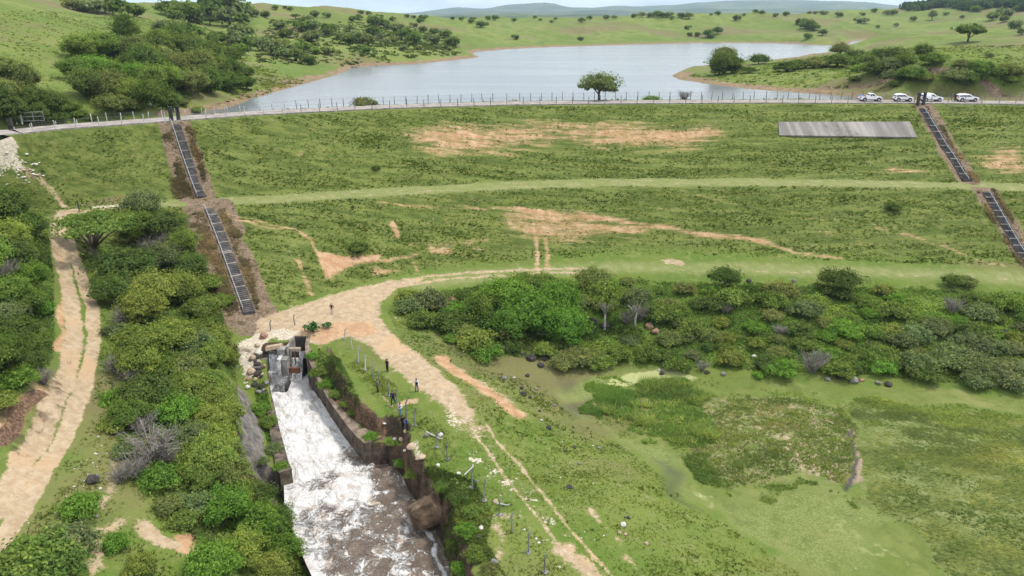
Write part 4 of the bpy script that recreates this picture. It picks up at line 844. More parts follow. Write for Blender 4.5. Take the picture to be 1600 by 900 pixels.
for k in range(3): proto_tree('far%d' % k, 50 + k, clumps=16, per=50, leaf=.075, rz=.32, zc=.30, cr=(.14, .24), low=-.5, limbs=dict(fork=.06, r0=.035, nl=3))
proto_tree('spread0', 57, clumps=26, per=60, leaf=.055, rx=.55, rz=.22, zc=.40, cr=(.10, .18), low=-.25, limbs=dict(fork=.14, r0=.04, nl=5))
def twig_mesh(seed, n=90):
    rnd = random.Random(seed); m = MB()
    for k in range(n):
        a = rnd.uniform(0, 6.28); r = rnd.uniform(.15, .55); h = rnd.uniform(.3, .7); p0 = Vector((math.cos(a) * .04, math.sin(a) * .04, -.03)); p2 = Vector((math.cos(a) * r, math.sin(a) * r, h)); p1 = p0.lerp(p2, .5) + Vector((0, 0, .10)); m.tube([p0, p1, p2], [.010, .007, .002], 3, False)
        for q in range(3):
            s = p1.lerp(p2, rnd.uniform(0, .8)); e = s + Vector((rnd.uniform(-.16, .16), rnd.uniform(-.16, .16), rnd.uniform(-.02, .16))); m.tube([s, e], [.005, .0015], 3, False)
    return m.mesh('twigs', M_TWIG)
PROTO['twig0'] = (None, twig_mesh(5)); PROTO['twig1'] = (None, twig_mesh(6))
COLR = {'D': ((.118, .170, .052), 'dark green'), 'M': ((.160, .225, .060), 'mid green'), 'Y': ((.215, .262, .072), 'yellow-green'), 'B': ((.165, .205, .100), 'grey-green'),
        'L': ((.150, .265, .054), 'bright green'), 'O': ((.195, .222, .086), 'olive'), 'G': ((.1, .09, .08), 'bare grey')}
FORM = {'b': (['bushy%d' % k for k in range(5)], 'tree', 'bushy tree', .42), 'r': (['round%d' % k for k in range(6)], 'tree', 'round-crowned tree', .43), 't': (['tall0', 'tall1'], 'tree', 'tall tree', .62), 'a': (['flat0'], 'tree', 'flat-topped tree', .50), 'w': (['open0'], 'tree', 'pale-stemmed tree', .85),
        's': (['shrub0', 'shrub1', 'shrub2', 'shrub3'], 'shrub', 'leafy shrub', .22), 'g': (['twig0', 'twig1'], 'dead_shrub', 'leafless twiggy shrub', .35), 'f': (['far0', 'far1', 'far2'], 'tree', 'small round tree', .30), 'p': (['spread0'], 'tree', 'spreading tree', .40)}
ORD = ['first', 'second', 'third', 'fourth', 'fifth', 'sixth', 'seventh', 'eighth', 'ninth', 'tenth', 'eleventh', 'twelfth', 'thirteenth', 'fourteenth', 'fifteenth', 'sixteenth', 'seventeenth', 'eighteenth', 'nineteenth', 'twentieth', 'twenty-first', 'twenty-second', 'twenty-third', 'twenty-fourth', 'twenty-fifth', 'twenty-sixth', 'twenty-seventh', 'twenty-eighth', 'twenty-ninth', 'thirtieth']
prng = random.Random(77); FEET = []
def place_plant(px, py, w, form, colour, label, group, wob=True):
    keys, name, _, hc = FORM[form]; q = None
    for dy in range(0, 60, 2):
        r = hit(px, py + dy)[0]
        if not np.isnan(r[0]): q = r; break
    if q is None: return None
    for _ in range(3):                                          # stand it so that its crown, not its foot, is where the photo shows it
        dep = q[1] * cP - (q[2] - CAMZ) * sP; S = w * dep / FPX; e = math.atan2(CAMZ - q[2], q[1]); r = hit(px, py + dy + hc * S * math.cos(e) * FPX / dep)[0]
        if np.isnan(r[0]): break
        q = r
    c, adj = COLR[colour]; j = prng.uniform(.86, 1.16); c = tuple(min(v * j * prng.uniform(.95, 1.05), 1) for v in c)
    cm, tm = PROTO[prng.choice(keys)]; root = empty(name, q, prng.uniform(0, 6.28), label=label, category=name.replace('_', ' '), group=group); z = S * prng.uniform(.86, 1.06); root.scale = (S, S, z)
    for part, me in (('trunk', tm), ('crown', cm)):
        if me is None: continue
        o = link(part if cm else 'twigs', me, root); o.color = (*c, 1)
    FEET.append((q[0], q[1], S)); return root
def bushy(items, share, seed):
    r_ = random.Random(seed); return [(i[0], i[1], i[2], 'b', *i[4:]) if i[3] == 'r' and len(i) == 5 and r_.random() < share else i for i in items]
def region(items, where, rowref, colref, group, nrow=8, desc=False):
    items = sorted(items, key=lambda i: -i[1]); rows = [items[k:k + nrow] for k in range(0, len(items), nrow)]
    for ri, row in enumerate(rows):
        row.sort(key=lambda i: i[0], reverse=desc)
        for ci, it in enumerate(row):
            lab = it[5] if len(it) > 5 else '%s %s %s, %s row up, %s %s' % (COLR[it[4]][1] if it[3] != 'g' else 'grey', FORM[it[3]][2], where, ORD[ri], ORD[ci], colref)
            place_plant(it[0], it[1], it[2], it[3], it[4], lab, group)
# --- woods between the hillside road and the stream
WOODS = [(150, 348, 108, 'a', 'M', 'flat-topped spreading tree with thin foliage at the head of the hillside road'), (228, 318, 52, 'r', 'B'), (265, 345, 58, 'r', 'D'), (215, 352, 55, 'r', 'M'), (190, 412, 84, 'r', 'D', 'large dark tree with bare pale branches showing, just below the flat-topped tree'),
 (172, 452, 56, 'r', 'D'), (255, 400, 56, 'r', 'B'), (290, 378, 44, 'r', 'M'), (302, 415, 46, 'r', 'D'), (243, 450, 70, 'r', 'Y'), (288, 452, 60, 'r', 'Y'), (226, 478, 60, 'r', 'Y'), (320, 478, 52, 'r', 'M'), (336, 522, 52, 'r', 'Y'), (325, 440, 44, 's', 'M'),
 (188, 492, 46, 'g', 'G'), (178, 515, 44, 's', 'B'), (230, 530, 86, 'r', 'Y'), (272, 520, 70, 'r', 'Y'), (302, 535, 56, 'r', 'B'), (330, 552, 50, 'r', 'Y'), (352, 552, 40, 'r', 'Y'), (175, 566, 46, 'g', 'G'), (222, 562, 62, 'r', 'Y'), (256, 565, 56, 'r', 'M'), (288, 568, 58, 'r', 'O'),
 (240, 610, 80, 'r', 'D', 'large dark bluish tree standing in the middle of the woods'), (300, 600, 60, 'r', 'Y'), (328, 602, 50, 'r', 'M'), (350, 618, 52, 'r', 'Y'), (182, 622, 44, 's', 'L'), (180, 664, 40, 's', 'Y'), (206, 642, 60, 'r', 'M'), (228, 662, 50, 'g', 'G'), (278, 645, 60, 'r', 'L'), (330, 655, 58, 'r', 'Y'), (352, 682, 58, 'r', 'Y'), (372, 645, 46, 'r', 'Y'), (300, 682, 52, 'r', 'B'),
 (240, 692, 88, 'g', 'G', 'large bare grey thorny shrub in the middle of the woods'), (214, 728, 56, 'g', 'G'), (250, 745, 60, 's', 'L'), (200, 704, 40, 's', 'B'), (345, 712, 76, 'r', 'Y'), (372, 740, 60, 'r', 'O'), (318, 738, 58, 'r', 'M'), (398, 775, 58, 'r', 'D'), (352, 790, 68, 'r', 'L'), (302, 788, 56, 's', 'B'), (285, 812, 46, 's', 'M'), (400, 822, 76, 'r', 'L'), (436, 812, 50, 'r', 'D'), (440, 855, 62, 'r', 'L'), (474, 885, 44, 's', 'M'), (380, 862, 66, 'r', 'Y'), (335, 885, 76, 'r', 'L'), (420, 892, 60, 'r', 'Y'),
 (222, 884, 46, 's', 'Y'), (182, 850, 40, 's', 'L'), (60, 868, 104, 's', 'M'), (112, 845, 74, 's', 'B'), (25, 893, 84, 's', 'M'), (128, 792, 58, 's', 'L'), (90, 885, 80, 's', 'D'), (262, 790, 40, 's', 'O'), (245, 640, 30, 's', 'L'), (405, 640, 30, 's', 'L'), (420, 660, 28, 's', 'M'), (432, 620, 24, 's', 'L'), (428, 700, 26, 's', 'B'), (440, 730, 22, 's', 'L'), (345, 470, 34, 's', 'M'), (318, 500, 40, 's', 'M'), (370, 770, 50, 's', 'M'), (415, 735, 18, 's', 'B')]
WOODS += [(205, 585, 40, 'g', 'G'), (262, 372, 34, 'g', 'G'), (310, 580, 34, 'g', 'G'), (205, 425, 40, 'g', 'G'), (190, 740, 40, 'g', 'G'), (300, 560, 30, 'g', 'G'), (262, 712, 44, 'g', 'G'), (375, 822, 26, 'g', 'G'), (325, 628, 30, 'g', 'G'), (235, 385, 40, 'g', 'G')]
WOODS = [(i[0] + 9, *i[1:]) if i[0] < 195 and 380 < i[1] < 620 else (i[0] - 14, *i[1:]) if i[0] > 338 and i[1] < 760 and i[2] > 40 else i for i in WOODS]
WOODS = [(i[0], i[1], i[2] * 1.1, *i[3:]) for i in WOODS]
region(bushy(WOODS, 0.45, 3), 'in the stream woods', '', 'from the road', 'trees and shrubs between the road and the stream', 8)
LEFTW = [(20, 320, 70, 'r', 'D'), (50, 350, 60, 'r', 'D'), (18, 372, 68, 'r', 'Y'), (66, 352, 40, 'r', 'B'), (48, 398, 62, 'r', 'D'), (14, 420, 50, 'g', 'G'), (60, 430, 50, 'r', 'L'), (20, 452, 60, 'r', 'M'), (58, 470, 56, 'r', 'M'), (14, 490, 60, 'r', 'B'), (76, 482, 38, 's', 'L'), (30, 512, 66, 'r', 'D'), (60, 530, 56, 'r', 'M'), (18, 552, 66, 'r', 'D'), (66, 560, 44, 'r', 'D'), (32, 592, 54, 's', 'L'), (78, 588, 38, 'g', 'G'), (8, 625, 50, 's', 'Y'), (36, 300, 44, 'r', 'O'), (-20, 400, 80, 'r', 'M'), (-20, 560, 80, 'r', 'M')]
LEFTW = [(i[0] - (9 if i[0] > 40 else 3), i[1], i[2] * 1.02, *i[3:]) for i in LEFTW]
region(bushy(LEFTW, 0.6, 3), 'above the road cut', '', 'towards the road', 'trees above the cut bank of the hillside road', 5)
# --- the grove and the thicket on the hill behind the dam
GROVE = [(200, 48, 42, 't', 'D'), (130, 72, 50, 'r', 'M'), (160, 67, 48, 'r', 'M'), (185, 72, 40, 'r', 'D'), (215, 77, 45, 'r', 'O'), (255, 62, 48, 'r', 'M'), (280, 62, 44, 'r', 'D'), (302, 76, 40, 'r', 'D'), (326, 82, 44, 'r', 'D'), (360, 84, 34, 'r', 'D'), (120, 105, 44, 'r', 'M'), (150, 100, 54, 'r', 'L'), (180, 110, 40, 'r', 'M'), (205, 100, 34, 'r', 'D'), (230, 95, 50, 'r', 'D'), (255, 90, 44, 'r', 'O'), (290, 100, 44, 'r', 'O'), (320, 105, 50, 'r', 'O'), (350, 107, 44, 'r', 'D'), (380, 112, 34, 'r', 'D'),
 (140, 130, 50, 'r', 'D'), (175, 135, 50, 'r', 'O'), (200, 140, 44, 'r', 'Y'), (215, 116, 36, 'r', 'L'), (240, 125, 44, 'r', 'M'), (265, 122, 48, 'r', 'M'), (300, 126, 48, 'r', 'O'), (330, 126, 44, 'r', 'D'), (360, 126, 38, 'r', 'D'), (386, 128, 26, 'r', 'D'), (240, 146, 48, 'r', 'D'), (266, 156, 34, 'r', 'D'), (180, 160, 48, 'r', 'O'), (152, 146, 30, 's', 'D'), (205, 166, 32, 's', 'O'), (285, 160, 20, 's', 'O'), (310, 172, 18, 's', 'M')]
GROVE = [(i[0], i[1], i[2] * 1.12, *i[3:]) for i in GROVE]
region(bushy(GROVE, 0.9, 3), 'in the hillside grove', '', 'towards the lake', 'trees of the grove behind the dam', 8)
EDGE = [(15, 108, 60, 'r', 'O'), (42, 122, 44, 'r', 'O'), (10, 142, 58, 'r', 'O'), (50, 152, 50, 'r', 'D'), (20, 172, 58, 'r', 'D'), (82, 160, 50, 'r', 'D'), (60, 177, 48, 'r', 'D'), (106, 168, 38, 's', 'M'), (90, 182, 36, 's', 'D'), (124, 178, 28, 's', 'M'), (140, 184, 20, 's', 'M'), (-15, 150, 60, 'r', 'D')]
EDGE = [(i[0], i[1], i[2] * 1.0, *i[3:]) for i in EDGE]
region(bushy(EDGE, 0.9, 3), 'in the gate thicket', '', 'towards the grove', 'thicket at the end of the dam', 6)
RIDGE = [(115, 7, 24, 'f', 'O'), (140, 10, 30, 'f', 'B'), (165, 8, 38, 'f', 'B'), (190, 14, 32, 'f', 'D'), (214, 18, 24, 'f', 'D'), (264, 12, 34, 'f', 'D'), (288, 17, 46, 'f', 'D'), (276, 26, 24, 'f', 'D'), (302, 26, 28, 'f', 'B'), (285, 33, 10, 'f', 'D'), (328, 32, 15, 'p', 'D'), (360, 29, 34, 'f', 'B'), (376, 31, 26, 'f', 'D'), (312, 34, 12, 'f', 'M'), (330, 12, 40, 'f', 'D'), (352, 10, 46, 'f', 'B'), (374, 13, 36, 'f', 'D'), (394, 19, 18, 'f', 'B'), (255, 40, 26, 'f', 'B'), (280, 46, 34, 'f', 'B'), (300, 52, 34, 'f', 'D'), (340, 60, 28, 'f', 'D'), (372, 62, 34, 'f', 'B'), (361, 47, 10, 'f', 'D'), (380, 50, 32, 'f', 'B'), (392, 68, 28, 'f', 'D'), (376, 76, 24, 'f', 'M')]
RIDGE = [(i[0], i[1], i[2] * 1.2, *i[3:]) for i in RIDGE]
region(RIDGE, 'above the grove', '', 'towards the lake', 'trees on the ridge above the grove', 9)
PEN = [(447, 53, 20, 'f', 'D'), (437, 39, 20, 'f', 'B'), (415, 23, 14, 'f', 'D'), (462, 25, 12, 'p', 'D'), (481, 28, 18, 'p', 'O'), (492, 22, 14, 'f', 'B'), (511, 24, 12, 'f', 'B'), (430, 12, 10, 'f', 'D'), (445, 11, 7, 'f', 'D'), (454, 14, 9, 'f', 'D'), (470, 41, 22, 'f', 'D'), (488, 39, 24, 'f', 'B'), (514, 47, 26, 'f', 'D'), (487, 56, 28, 'f', 'B'), (546, 44, 16, 'f', 'B'), (541, 62, 26, 'f', 'D'), (557, 58, 24, 'f', 'B'), (569, 78, 16, 'f', 'D'), (584, 49, 24, 'f', 'D'), (587, 34, 26, 'f', 'D'), (600, 38, 20, 'f', 'D'), (607, 42, 12, 'f', 'D'), (621, 44, 18, 'f', 'B'), (635, 54, 30, 'f', 'D'), (646, 61, 26, 'f', 'D'), (647, 39, 12, 'f', 'O'), (661, 46, 14, 'f', 'D'), (680, 49, 18, 'f', 'D'), (696, 53, 20, 'f', 'D'), (675, 62, 22, 'f', 'B'), (707, 66, 24, 'f', 'D'), (704, 76, 10, 'f', 'O'), (630, 75, 13, 'f', 'B'), (595, 55, 14, 'f', 'B'), (575, 63, 22, 'f', 'O'), (514, 79, 20, 'f', 'O'), (475, 73, 24, 'f', 'M'), (445, 83, 26, 'f', 'B'), (462, 86, 28, 'f', 'D'), (482, 94, 22, 'f', 'D'), (456, 78, 20, 'f', 'B'), (425, 76, 32, 'f', 'B'), (410, 71, 28, 'f', 'B'), (442, 68, 22, 'f', 'O'), (493, 80, 14, 'f', 'M'), (655, 75, 10, 'f', 'O'), (602, 66, 16, 'f', 'B'), (617, 62, 14, 'f', 'O'),
 (564, 19, 9, 'f', 'D'), (561, 27, 12, 'f', 'D'), (551, 29, 12, 'f', 'D'), (576, 21, 8, 'f', 'D'), (596, 25, 7, 'f', 'D'), (614, 29, 10, 'f', 'M'), (636, 25, 9, 'f', 'D'), (646, 26, 7, 'f', 'D'), (662, 28, 14, 'f', 'D'), (656, 32, 11, 'f', 'D'), (707, 29, 8, 'f', 'D'), (722, 29, 9, 'f', 'M'), (739, 28, 10, 'f', 'D'), (736, 33, 10, 'f', 'M'), (751, 38, 14, 'f', 'D'), (762, 28, 9, 'f', 'D'), (774, 26, 11, 'f', 'D'), (760, 37, 8, 'f', 'O')]
PEN = [(i[0], i[1], i[2] * 1.1, *i[3:]) for i in PEN]
region(PEN, 'across the lake arm', '', 'along', 'trees on the hill beyond the lake', 11)
FARSH = [(803, 27, 9, 'f', 'D'), (836, 25, 7, 'f', 'D'), (844, 31, 7, 'f', 'M'), (862, 34, 7, 'f', 'M'), (909, 32, 12, 'f', 'B'), (921, 28, 10, 'f', 'D'), (947, 23, 11, 'f', 'D'), (960, 23, 10, 'f', 'B'), (991, 21, 10, 'f', 'D'), (1002, 21, 14, 'f', 'B'), (1016, 23, 12, 'f', 'B'), (1027, 18, 15, 'f', 'D'), (1045, 21, 14, 'f', 'D'), (1050, 27, 9, 'f', 'M'), (1064, 24, 14, 'f', 'D'), (1076, 25, 15, 'f', 'D'), (1121, 21, 10, 'f', 'D'), (1111, 21, 6, 'f', 'D'), (1180, 18, 9, 'f', 'D'), (1190, 18, 11, 'f', 'D'), (1151, 28, 14, 'f', 'D'), (1162, 23, 7, 'f', 'M'), (1075, 43, 11, 'f', 'M'), (1077, 54, 10, 'f', 'D'), (1090, 54, 10, 'f', 'D'), (1106, 53, 17, 'f', 'D'), (1120, 48, 17, 'f', 'D'), (907, 61, 11, 'f', 'D'), (805, 58, 12, 'f', 'D'), (1113, 56, 12, 'f', 'D'), (868, 25, 6, 'f', 'D'), (1034, 24, 12, 'f', 'D')]
region(FARSH, 'on the far shore', '', 'along', 'trees on the far shore', 9)
FARR = [(1212, 17, 10, 'f', 'D'), (1228, 18, 11, 'f', 'D'), (1264, 20, 8, 'f', 'D'), (1274, 18, 8, 'f', 'B'), (1284, 16, 9, 'f', 'B'), (1289, 20, 10, 'f', 'Y'), (1310, 23, 13, 'f', 'D'), (1347, 22, 9, 'f', 'D'), (1262, 38, 26, 'f', 'D'), (1272, 42, 18, 'f', 'D'), (1252, 34, 18, 'f', 'D'), (1285, 51, 15, 'f', 'D'), (1262, 56, 14, 'f', 'M'), (1456, 23, 14, 't', 'B'), (1427, 29, 11, 'f', 'D'), (1567, 20, 24, 'f', 'B'), (1550, 25, 20, 'f', 'D'), (1569, 30, 15, 'f', 'D'), (1586, 38, 22, 'f', 'B'), (1596, 50, 14, 'f', 'D'), (1385, 20, 12, 'f', 'B'), (1396, 19, 12, 'f', 'B'), (1366, 16, 10, 'f', 'D'), (1340, 32, 14, 'f', 'B'), (1352, 33, 12, 'f', 'B'), (1524, 14, 16, 'f', 'D'), (1371, 42, 8, 'f', 'O'), (1400, 39, 8, 'f', 'B'), (1478, 21, 9, 'f', 'M'), (1503, 27, 8, 'f', 'D'), (1590, 14, 16, 'f', 'D')]
region(FARR, 'on the folded hills', '', 'along', 'trees on the folded hills across the lake', 9)
BANK = [(1131, 84, 36, 'r', 'O', 'tall olive tree with an open crown, on the tip of the grassy point'), (1124, 100, 40, 'r', 'D'), (1142, 99, 36, 'r', 'D'), (1170, 109, 22, 's', 'D'), (1185, 93, 32, 's', 'D'), (1155, 107, 20, 's', 'O'), (1230, 104, 36, 's', 'D'), (1247, 101, 30, 's', 'D'), (1270, 98, 38, 's', 'O'), (1288, 95, 34, 's', 'D'), (1312, 76, 30, 'r', 'O', 'round olive tree rising above the dark shrub band, facing the inlet'), (1308, 96, 40, 's', 'D'), (1335, 88, 36, 's', 'D'), (1350, 97, 40, 's', 'D'), (1365, 107, 42, 's', 'D'), (1376, 86, 36, 's', 'D'), (1398, 84, 42, 's', 'D'), (1392, 102, 40, 's', 'B'), (1412, 95, 36, 's', 'D'), (1440, 79, 26, 'r', 'D'), (1456, 93, 38, 's', 'D'), (1426, 109, 30, 's', 'B'), (1400, 119, 40, 's', 'B'), (1424, 117, 42, 's', 'D'), (1440, 121, 34, 's', 'O'), (1334, 123, 18, 's', 'D'), (1397, 131, 22, 's', 'D'), (1502, 100, 28, 's', 'O'), (1495, 117, 46, 's', 'B'), (1513, 120, 46, 's', 'D'), (1530, 109, 42, 's', 'D'), (1548, 112, 36, 's', 'D'), (1570, 107, 32, 's', 'O'), (1590, 112, 36, 's', 'O'), (1545, 86, 14, 's', 'B'), (1580, 124, 28, 's', 'M'), (1510, 128, 30, 's', 'B'), (1345, 107, 28, 's', 'M'), (1610, 110, 30, 's', 'O'), (1512, 49, 40, 'p', 'D', 'lone wide spreading dark tree on the bright grassy hilltop above the parked cars')]
BANK = [(i[0], i[1], i[2] * 1.02, *i[3:]) for i in BANK]
region(bushy(BANK, 0.9, 3), 'behind the cars', '', 'from the point', 'shrubs of the band behind the parked cars', 9)
def crest_plant(px, w, form, colour, label, zs=1.0, off=CRW + .8):
    x = float(unz(px, 158, 24.0)[0]); 
    for _ in range(4): a, b = crest_line(x, off); d = b * cP - (24 - CAMZ) * sP; x += (px - 800) * d / FPX - a
    a, b = crest_line(x, off); r = place_plant(px, 300, 20, form, colour, label, 'single bushes by the crest and on the dam'); S = w * d / FPX; r.location = (a, b, hz(a, b)); r.scale = (S, S, S * zs)
crest_plant(936, 62, 'r', 'B', 'lone round tree standing against the lake at the water side of the crest road', .92); crest_plant(569, 38, 's', 'O', 'round bush against the lake at the crest fence, far from the cars', .9); crest_plant(1069, 26, 'g', 'G', 'bare twiggy bush against the lake beside the crest fence', .9); crest_plant(1018, 26, 's', 'L', 'low green bush at the crest fence between the lone tree and the bare bush', .7); crest_plant(1500, 14, 's', 'O', 'small tuft of brush by the fence behind the last white car', .8)
for px, py, w, f, c, lab in ((560, 385, 34, 's', 'D', 'dark bush on the bare orange patch of the lower dam slope'), (1395, 322, 26, 's', 'D', 'low dark bush alone on the lower dam slope near the black stairs'), (588, 262, 14, 's', 'D', 'small dark bush on the upper dam slope below the bare soil')): place_plant(px, py, w, f, c, lab, 'single bushes by the crest and on the dam')
# --- the belt of shrubs on the stony toe of the dam
BELT_T = [(1132, 432, 48, 'r', 'D', 'dark round tree at the grassy track edge, above the middle of the shrub belt'), (1312, 432, 62, 'r', 'D', 'wide dark tree leaning over the grassy track at the belt top'), (1486, 437, 28, 'r', 'D', 'small dark tree on a thin stem by the track, beside a pale sapling'), (1510, 440, 30, 's', 'O', 'thin pale sapling beside the small dark tree by the track'),
 (845, 445, 62, 'r', 'M', 'tall bright tree with a rounded top, highest of the lush clump'), (925, 435, 54, 'r', 'O', 'olive tree at the belt top between the lush clump and the white stems'), (945, 462, 66, 'w', 'M', 'small white-stemmed tree growing from dark stones'), (992, 462, 62, 'w', 'B', 'tall forked white-stemmed tree with thin leaves in the belt'),
 (790, 462, 76, 'r', 'L'), (832, 484, 80, 'r', 'L'), (872, 470, 66, 'r', 'L'), (885, 512, 66, 'r', 'L'), (800, 505, 60, 'r', 'L'), (755, 480, 56, 'r', 'M'), (640, 478, 46, 's', 'B'), (675, 470, 56, 's', 'B'), (705, 500, 60, 's', 'D'), (660, 500, 46, 's', 'M'), (740, 530, 62, 's', 'Y'), (760, 550, 50, 's', 'L'), (725, 520, 40, 's', 'O'), (900, 555, 54, 's', 'O'), (880, 565, 44, 's', 'O'), (1185, 585, 20, 's', 'L')]
BELT_T = [(i[0], i[1], i[2] * 1.05, *i[3:]) for i in BELT_T]
region(bushy(BELT_T, 0.8, 3), 'by the track bend', '', 'along', 'trees in the lush clump at the dam toe', 8)
BELT_P = [(630, 462), (700, 455), (780, 440), (900, 440), (1000, 437), (1120, 445), (1250, 448), (1400, 450), (1600, 462), (1760, 476), (1760, 612), (1600, 600), (1480, 598), (1350, 585), (1200, 580), (1100, 575), (1000, 568), (900, 562), (850, 560), (780, 555), (740, 545), (690, 525), (640, 500), (612, 478)]
def belt():
    P = np.array(BELT_P, float); rnd = random.Random(41); items = []; tries = 0
    while len(items) < 168 and tries < 20000:
        tries += 1; px, py = rnd.uniform(612, 1750), rnd.uniform(437, 602)
        if not inside(np.array([px]), np.array([py]), P)[0]: continue
        if any((px - i[0]) ** 2 + ((py - i[1]) * 1.5) ** 2 < 21 ** 2 for i in items): continue
        w = rnd.choice([26, 30, 34, 38, 44, 52]); cl = rnd.choices('DMYBLO', [2.4, 3, 1.6, 2.2, 2.4, 1.4])[0]
        if px > 1330 and py > 520 and rnd.random() < .5: w = rnd.choice([44, 52, 58]); cl = 'B'
        if 880 < px < 960 and 490 < py < 535 or 1000 < px < 1035 and 500 < py < 530: continue
        items.append((px, py, w, 'g' if rnd.random() < .04 else 's', cl))
    region(items, 'on the stony toe', '', 'along', 'shrubs covering the stony toe of the dam', 26)
belt()
BRINK = [(488, 560, 20, 's', 'L'), (496, 582, 24, 's', 'M'), (508, 600, 24, 's', 'L'), (524, 616, 22, 's', 'M'), (540, 630, 20, 's', 'Y'), (552, 644, 18, 's', 'M'), (580, 682, 24, 's', 'L'), (566, 668, 14, 's', 'D'), (612, 705, 16, 's', 'M'), (626, 724, 22, 's', 'L'), (645, 740, 26, 's', 'M'), (692, 762, 30, 's', 'M'), (716, 778, 32, 's', 'D'), (738, 800, 30, 's', 'M'), (728, 828, 34, 's', 'L'), (712, 852, 34, 's', 'D'), (742, 866, 36, 's', 'M'), (765, 890, 30, 's', 'O'), (722, 888, 36, 's', 'L')]
region(BRINK, 'on the stream brink', '', 'along', 'bushes hanging over the stream brink', 5)
# leafy creeper and undergrowth that nobody could count
def undergrowth(P, n, col, seed, hmax, leaf, excl=None):
    rng = np.random.default_rng(seed); Q = hitp(P); x0, y0 = Q.min(0); x1, y1 = Q.max(0); x = rng.uniform(x0, x1, n * 3); y = rng.uniform(y0, y1, n * 3); k = inside(x, y, Q); x, y = x[k][:n], y[k][:n]
    b = np.clip(fbm(x / 2.6, y / 2.6, seed, 3) + .42, 0, 1); keep = rng.random(len(x)) < .35 + b; x, y, b = x[keep], y[keep], b[keep]
    z = height(x, y) + b ** 2 * hmax * rng.uniform(.55, 1.0, len(x)); N = unit(np.c_[rng.normal(size=(len(x), 2)) * .6, np.ones(len(x))]); V = leaves_at(rng, np.c_[x, y, z], N, leaf, .7)
    hue = .75 + fbm(x / 5, y / 5, seed + 3, 3) * 1.3; me = leaf_mesh('undergrowth', V, np.clip(hue, .45, 1.5) * rng.uniform(.7, 1.3, len(x)) + .1); o = link('undergrowth', me, kind='stuff'); o.color = (*col, 1)
undergrowth(BELT_P, 95000, (.200, .290, .068), 5, 1.7, .17)
undergrowth([(150, 380), (300, 380), (345, 480), (365, 560), (375, 640), (385, 720), (430, 790), (480, 880), (470, 900), (335, 900), (300, 835), (225, 770), (180, 700), (190, 640), (192, 560), (182, 470)], 62000, (.215, .275, .082), 6, 1.9, .16)
undergrowth([(0, 330), (75, 360), (85, 460), (85, 560), (40, 610), (0, 640), (-40, 640), (-40, 330)], 20000, (.185, .25, .075), 7, 1.9, .18)
undergrowth([(120, 60), (240, 50), (370, 80), (400, 130), (290, 165), (220, 175), (150, 150)], 9000, (.11, .15, .05), 8, 2.0, .35)
undergrowth([(1200, 100), (1300, 88), (1460, 80), (1470, 125), (1390, 135), (1300, 112), (1210, 112)], 8000, (.12, .16, .055), 9, 1.5, .28)
undergrowth([(498, 545), (530, 560), (552, 600), (566, 640), (548, 640), (520, 610), (495, 575)], 4500, (.125, .170, .040), 12, .8, .12)
undergrowth([(660, 745), (740, 750), (770, 800), (760, 850), (790, 900), (700, 900), (690, 830), (700, 790)], 6000, (.115, .150, .040), 13, .8, .12)
undergrowth([(396, 600), (415, 600), (440, 700), (452, 735), (435, 740), (415, 680)], 3500, (.10, .17, .035), 14, .9, .13)

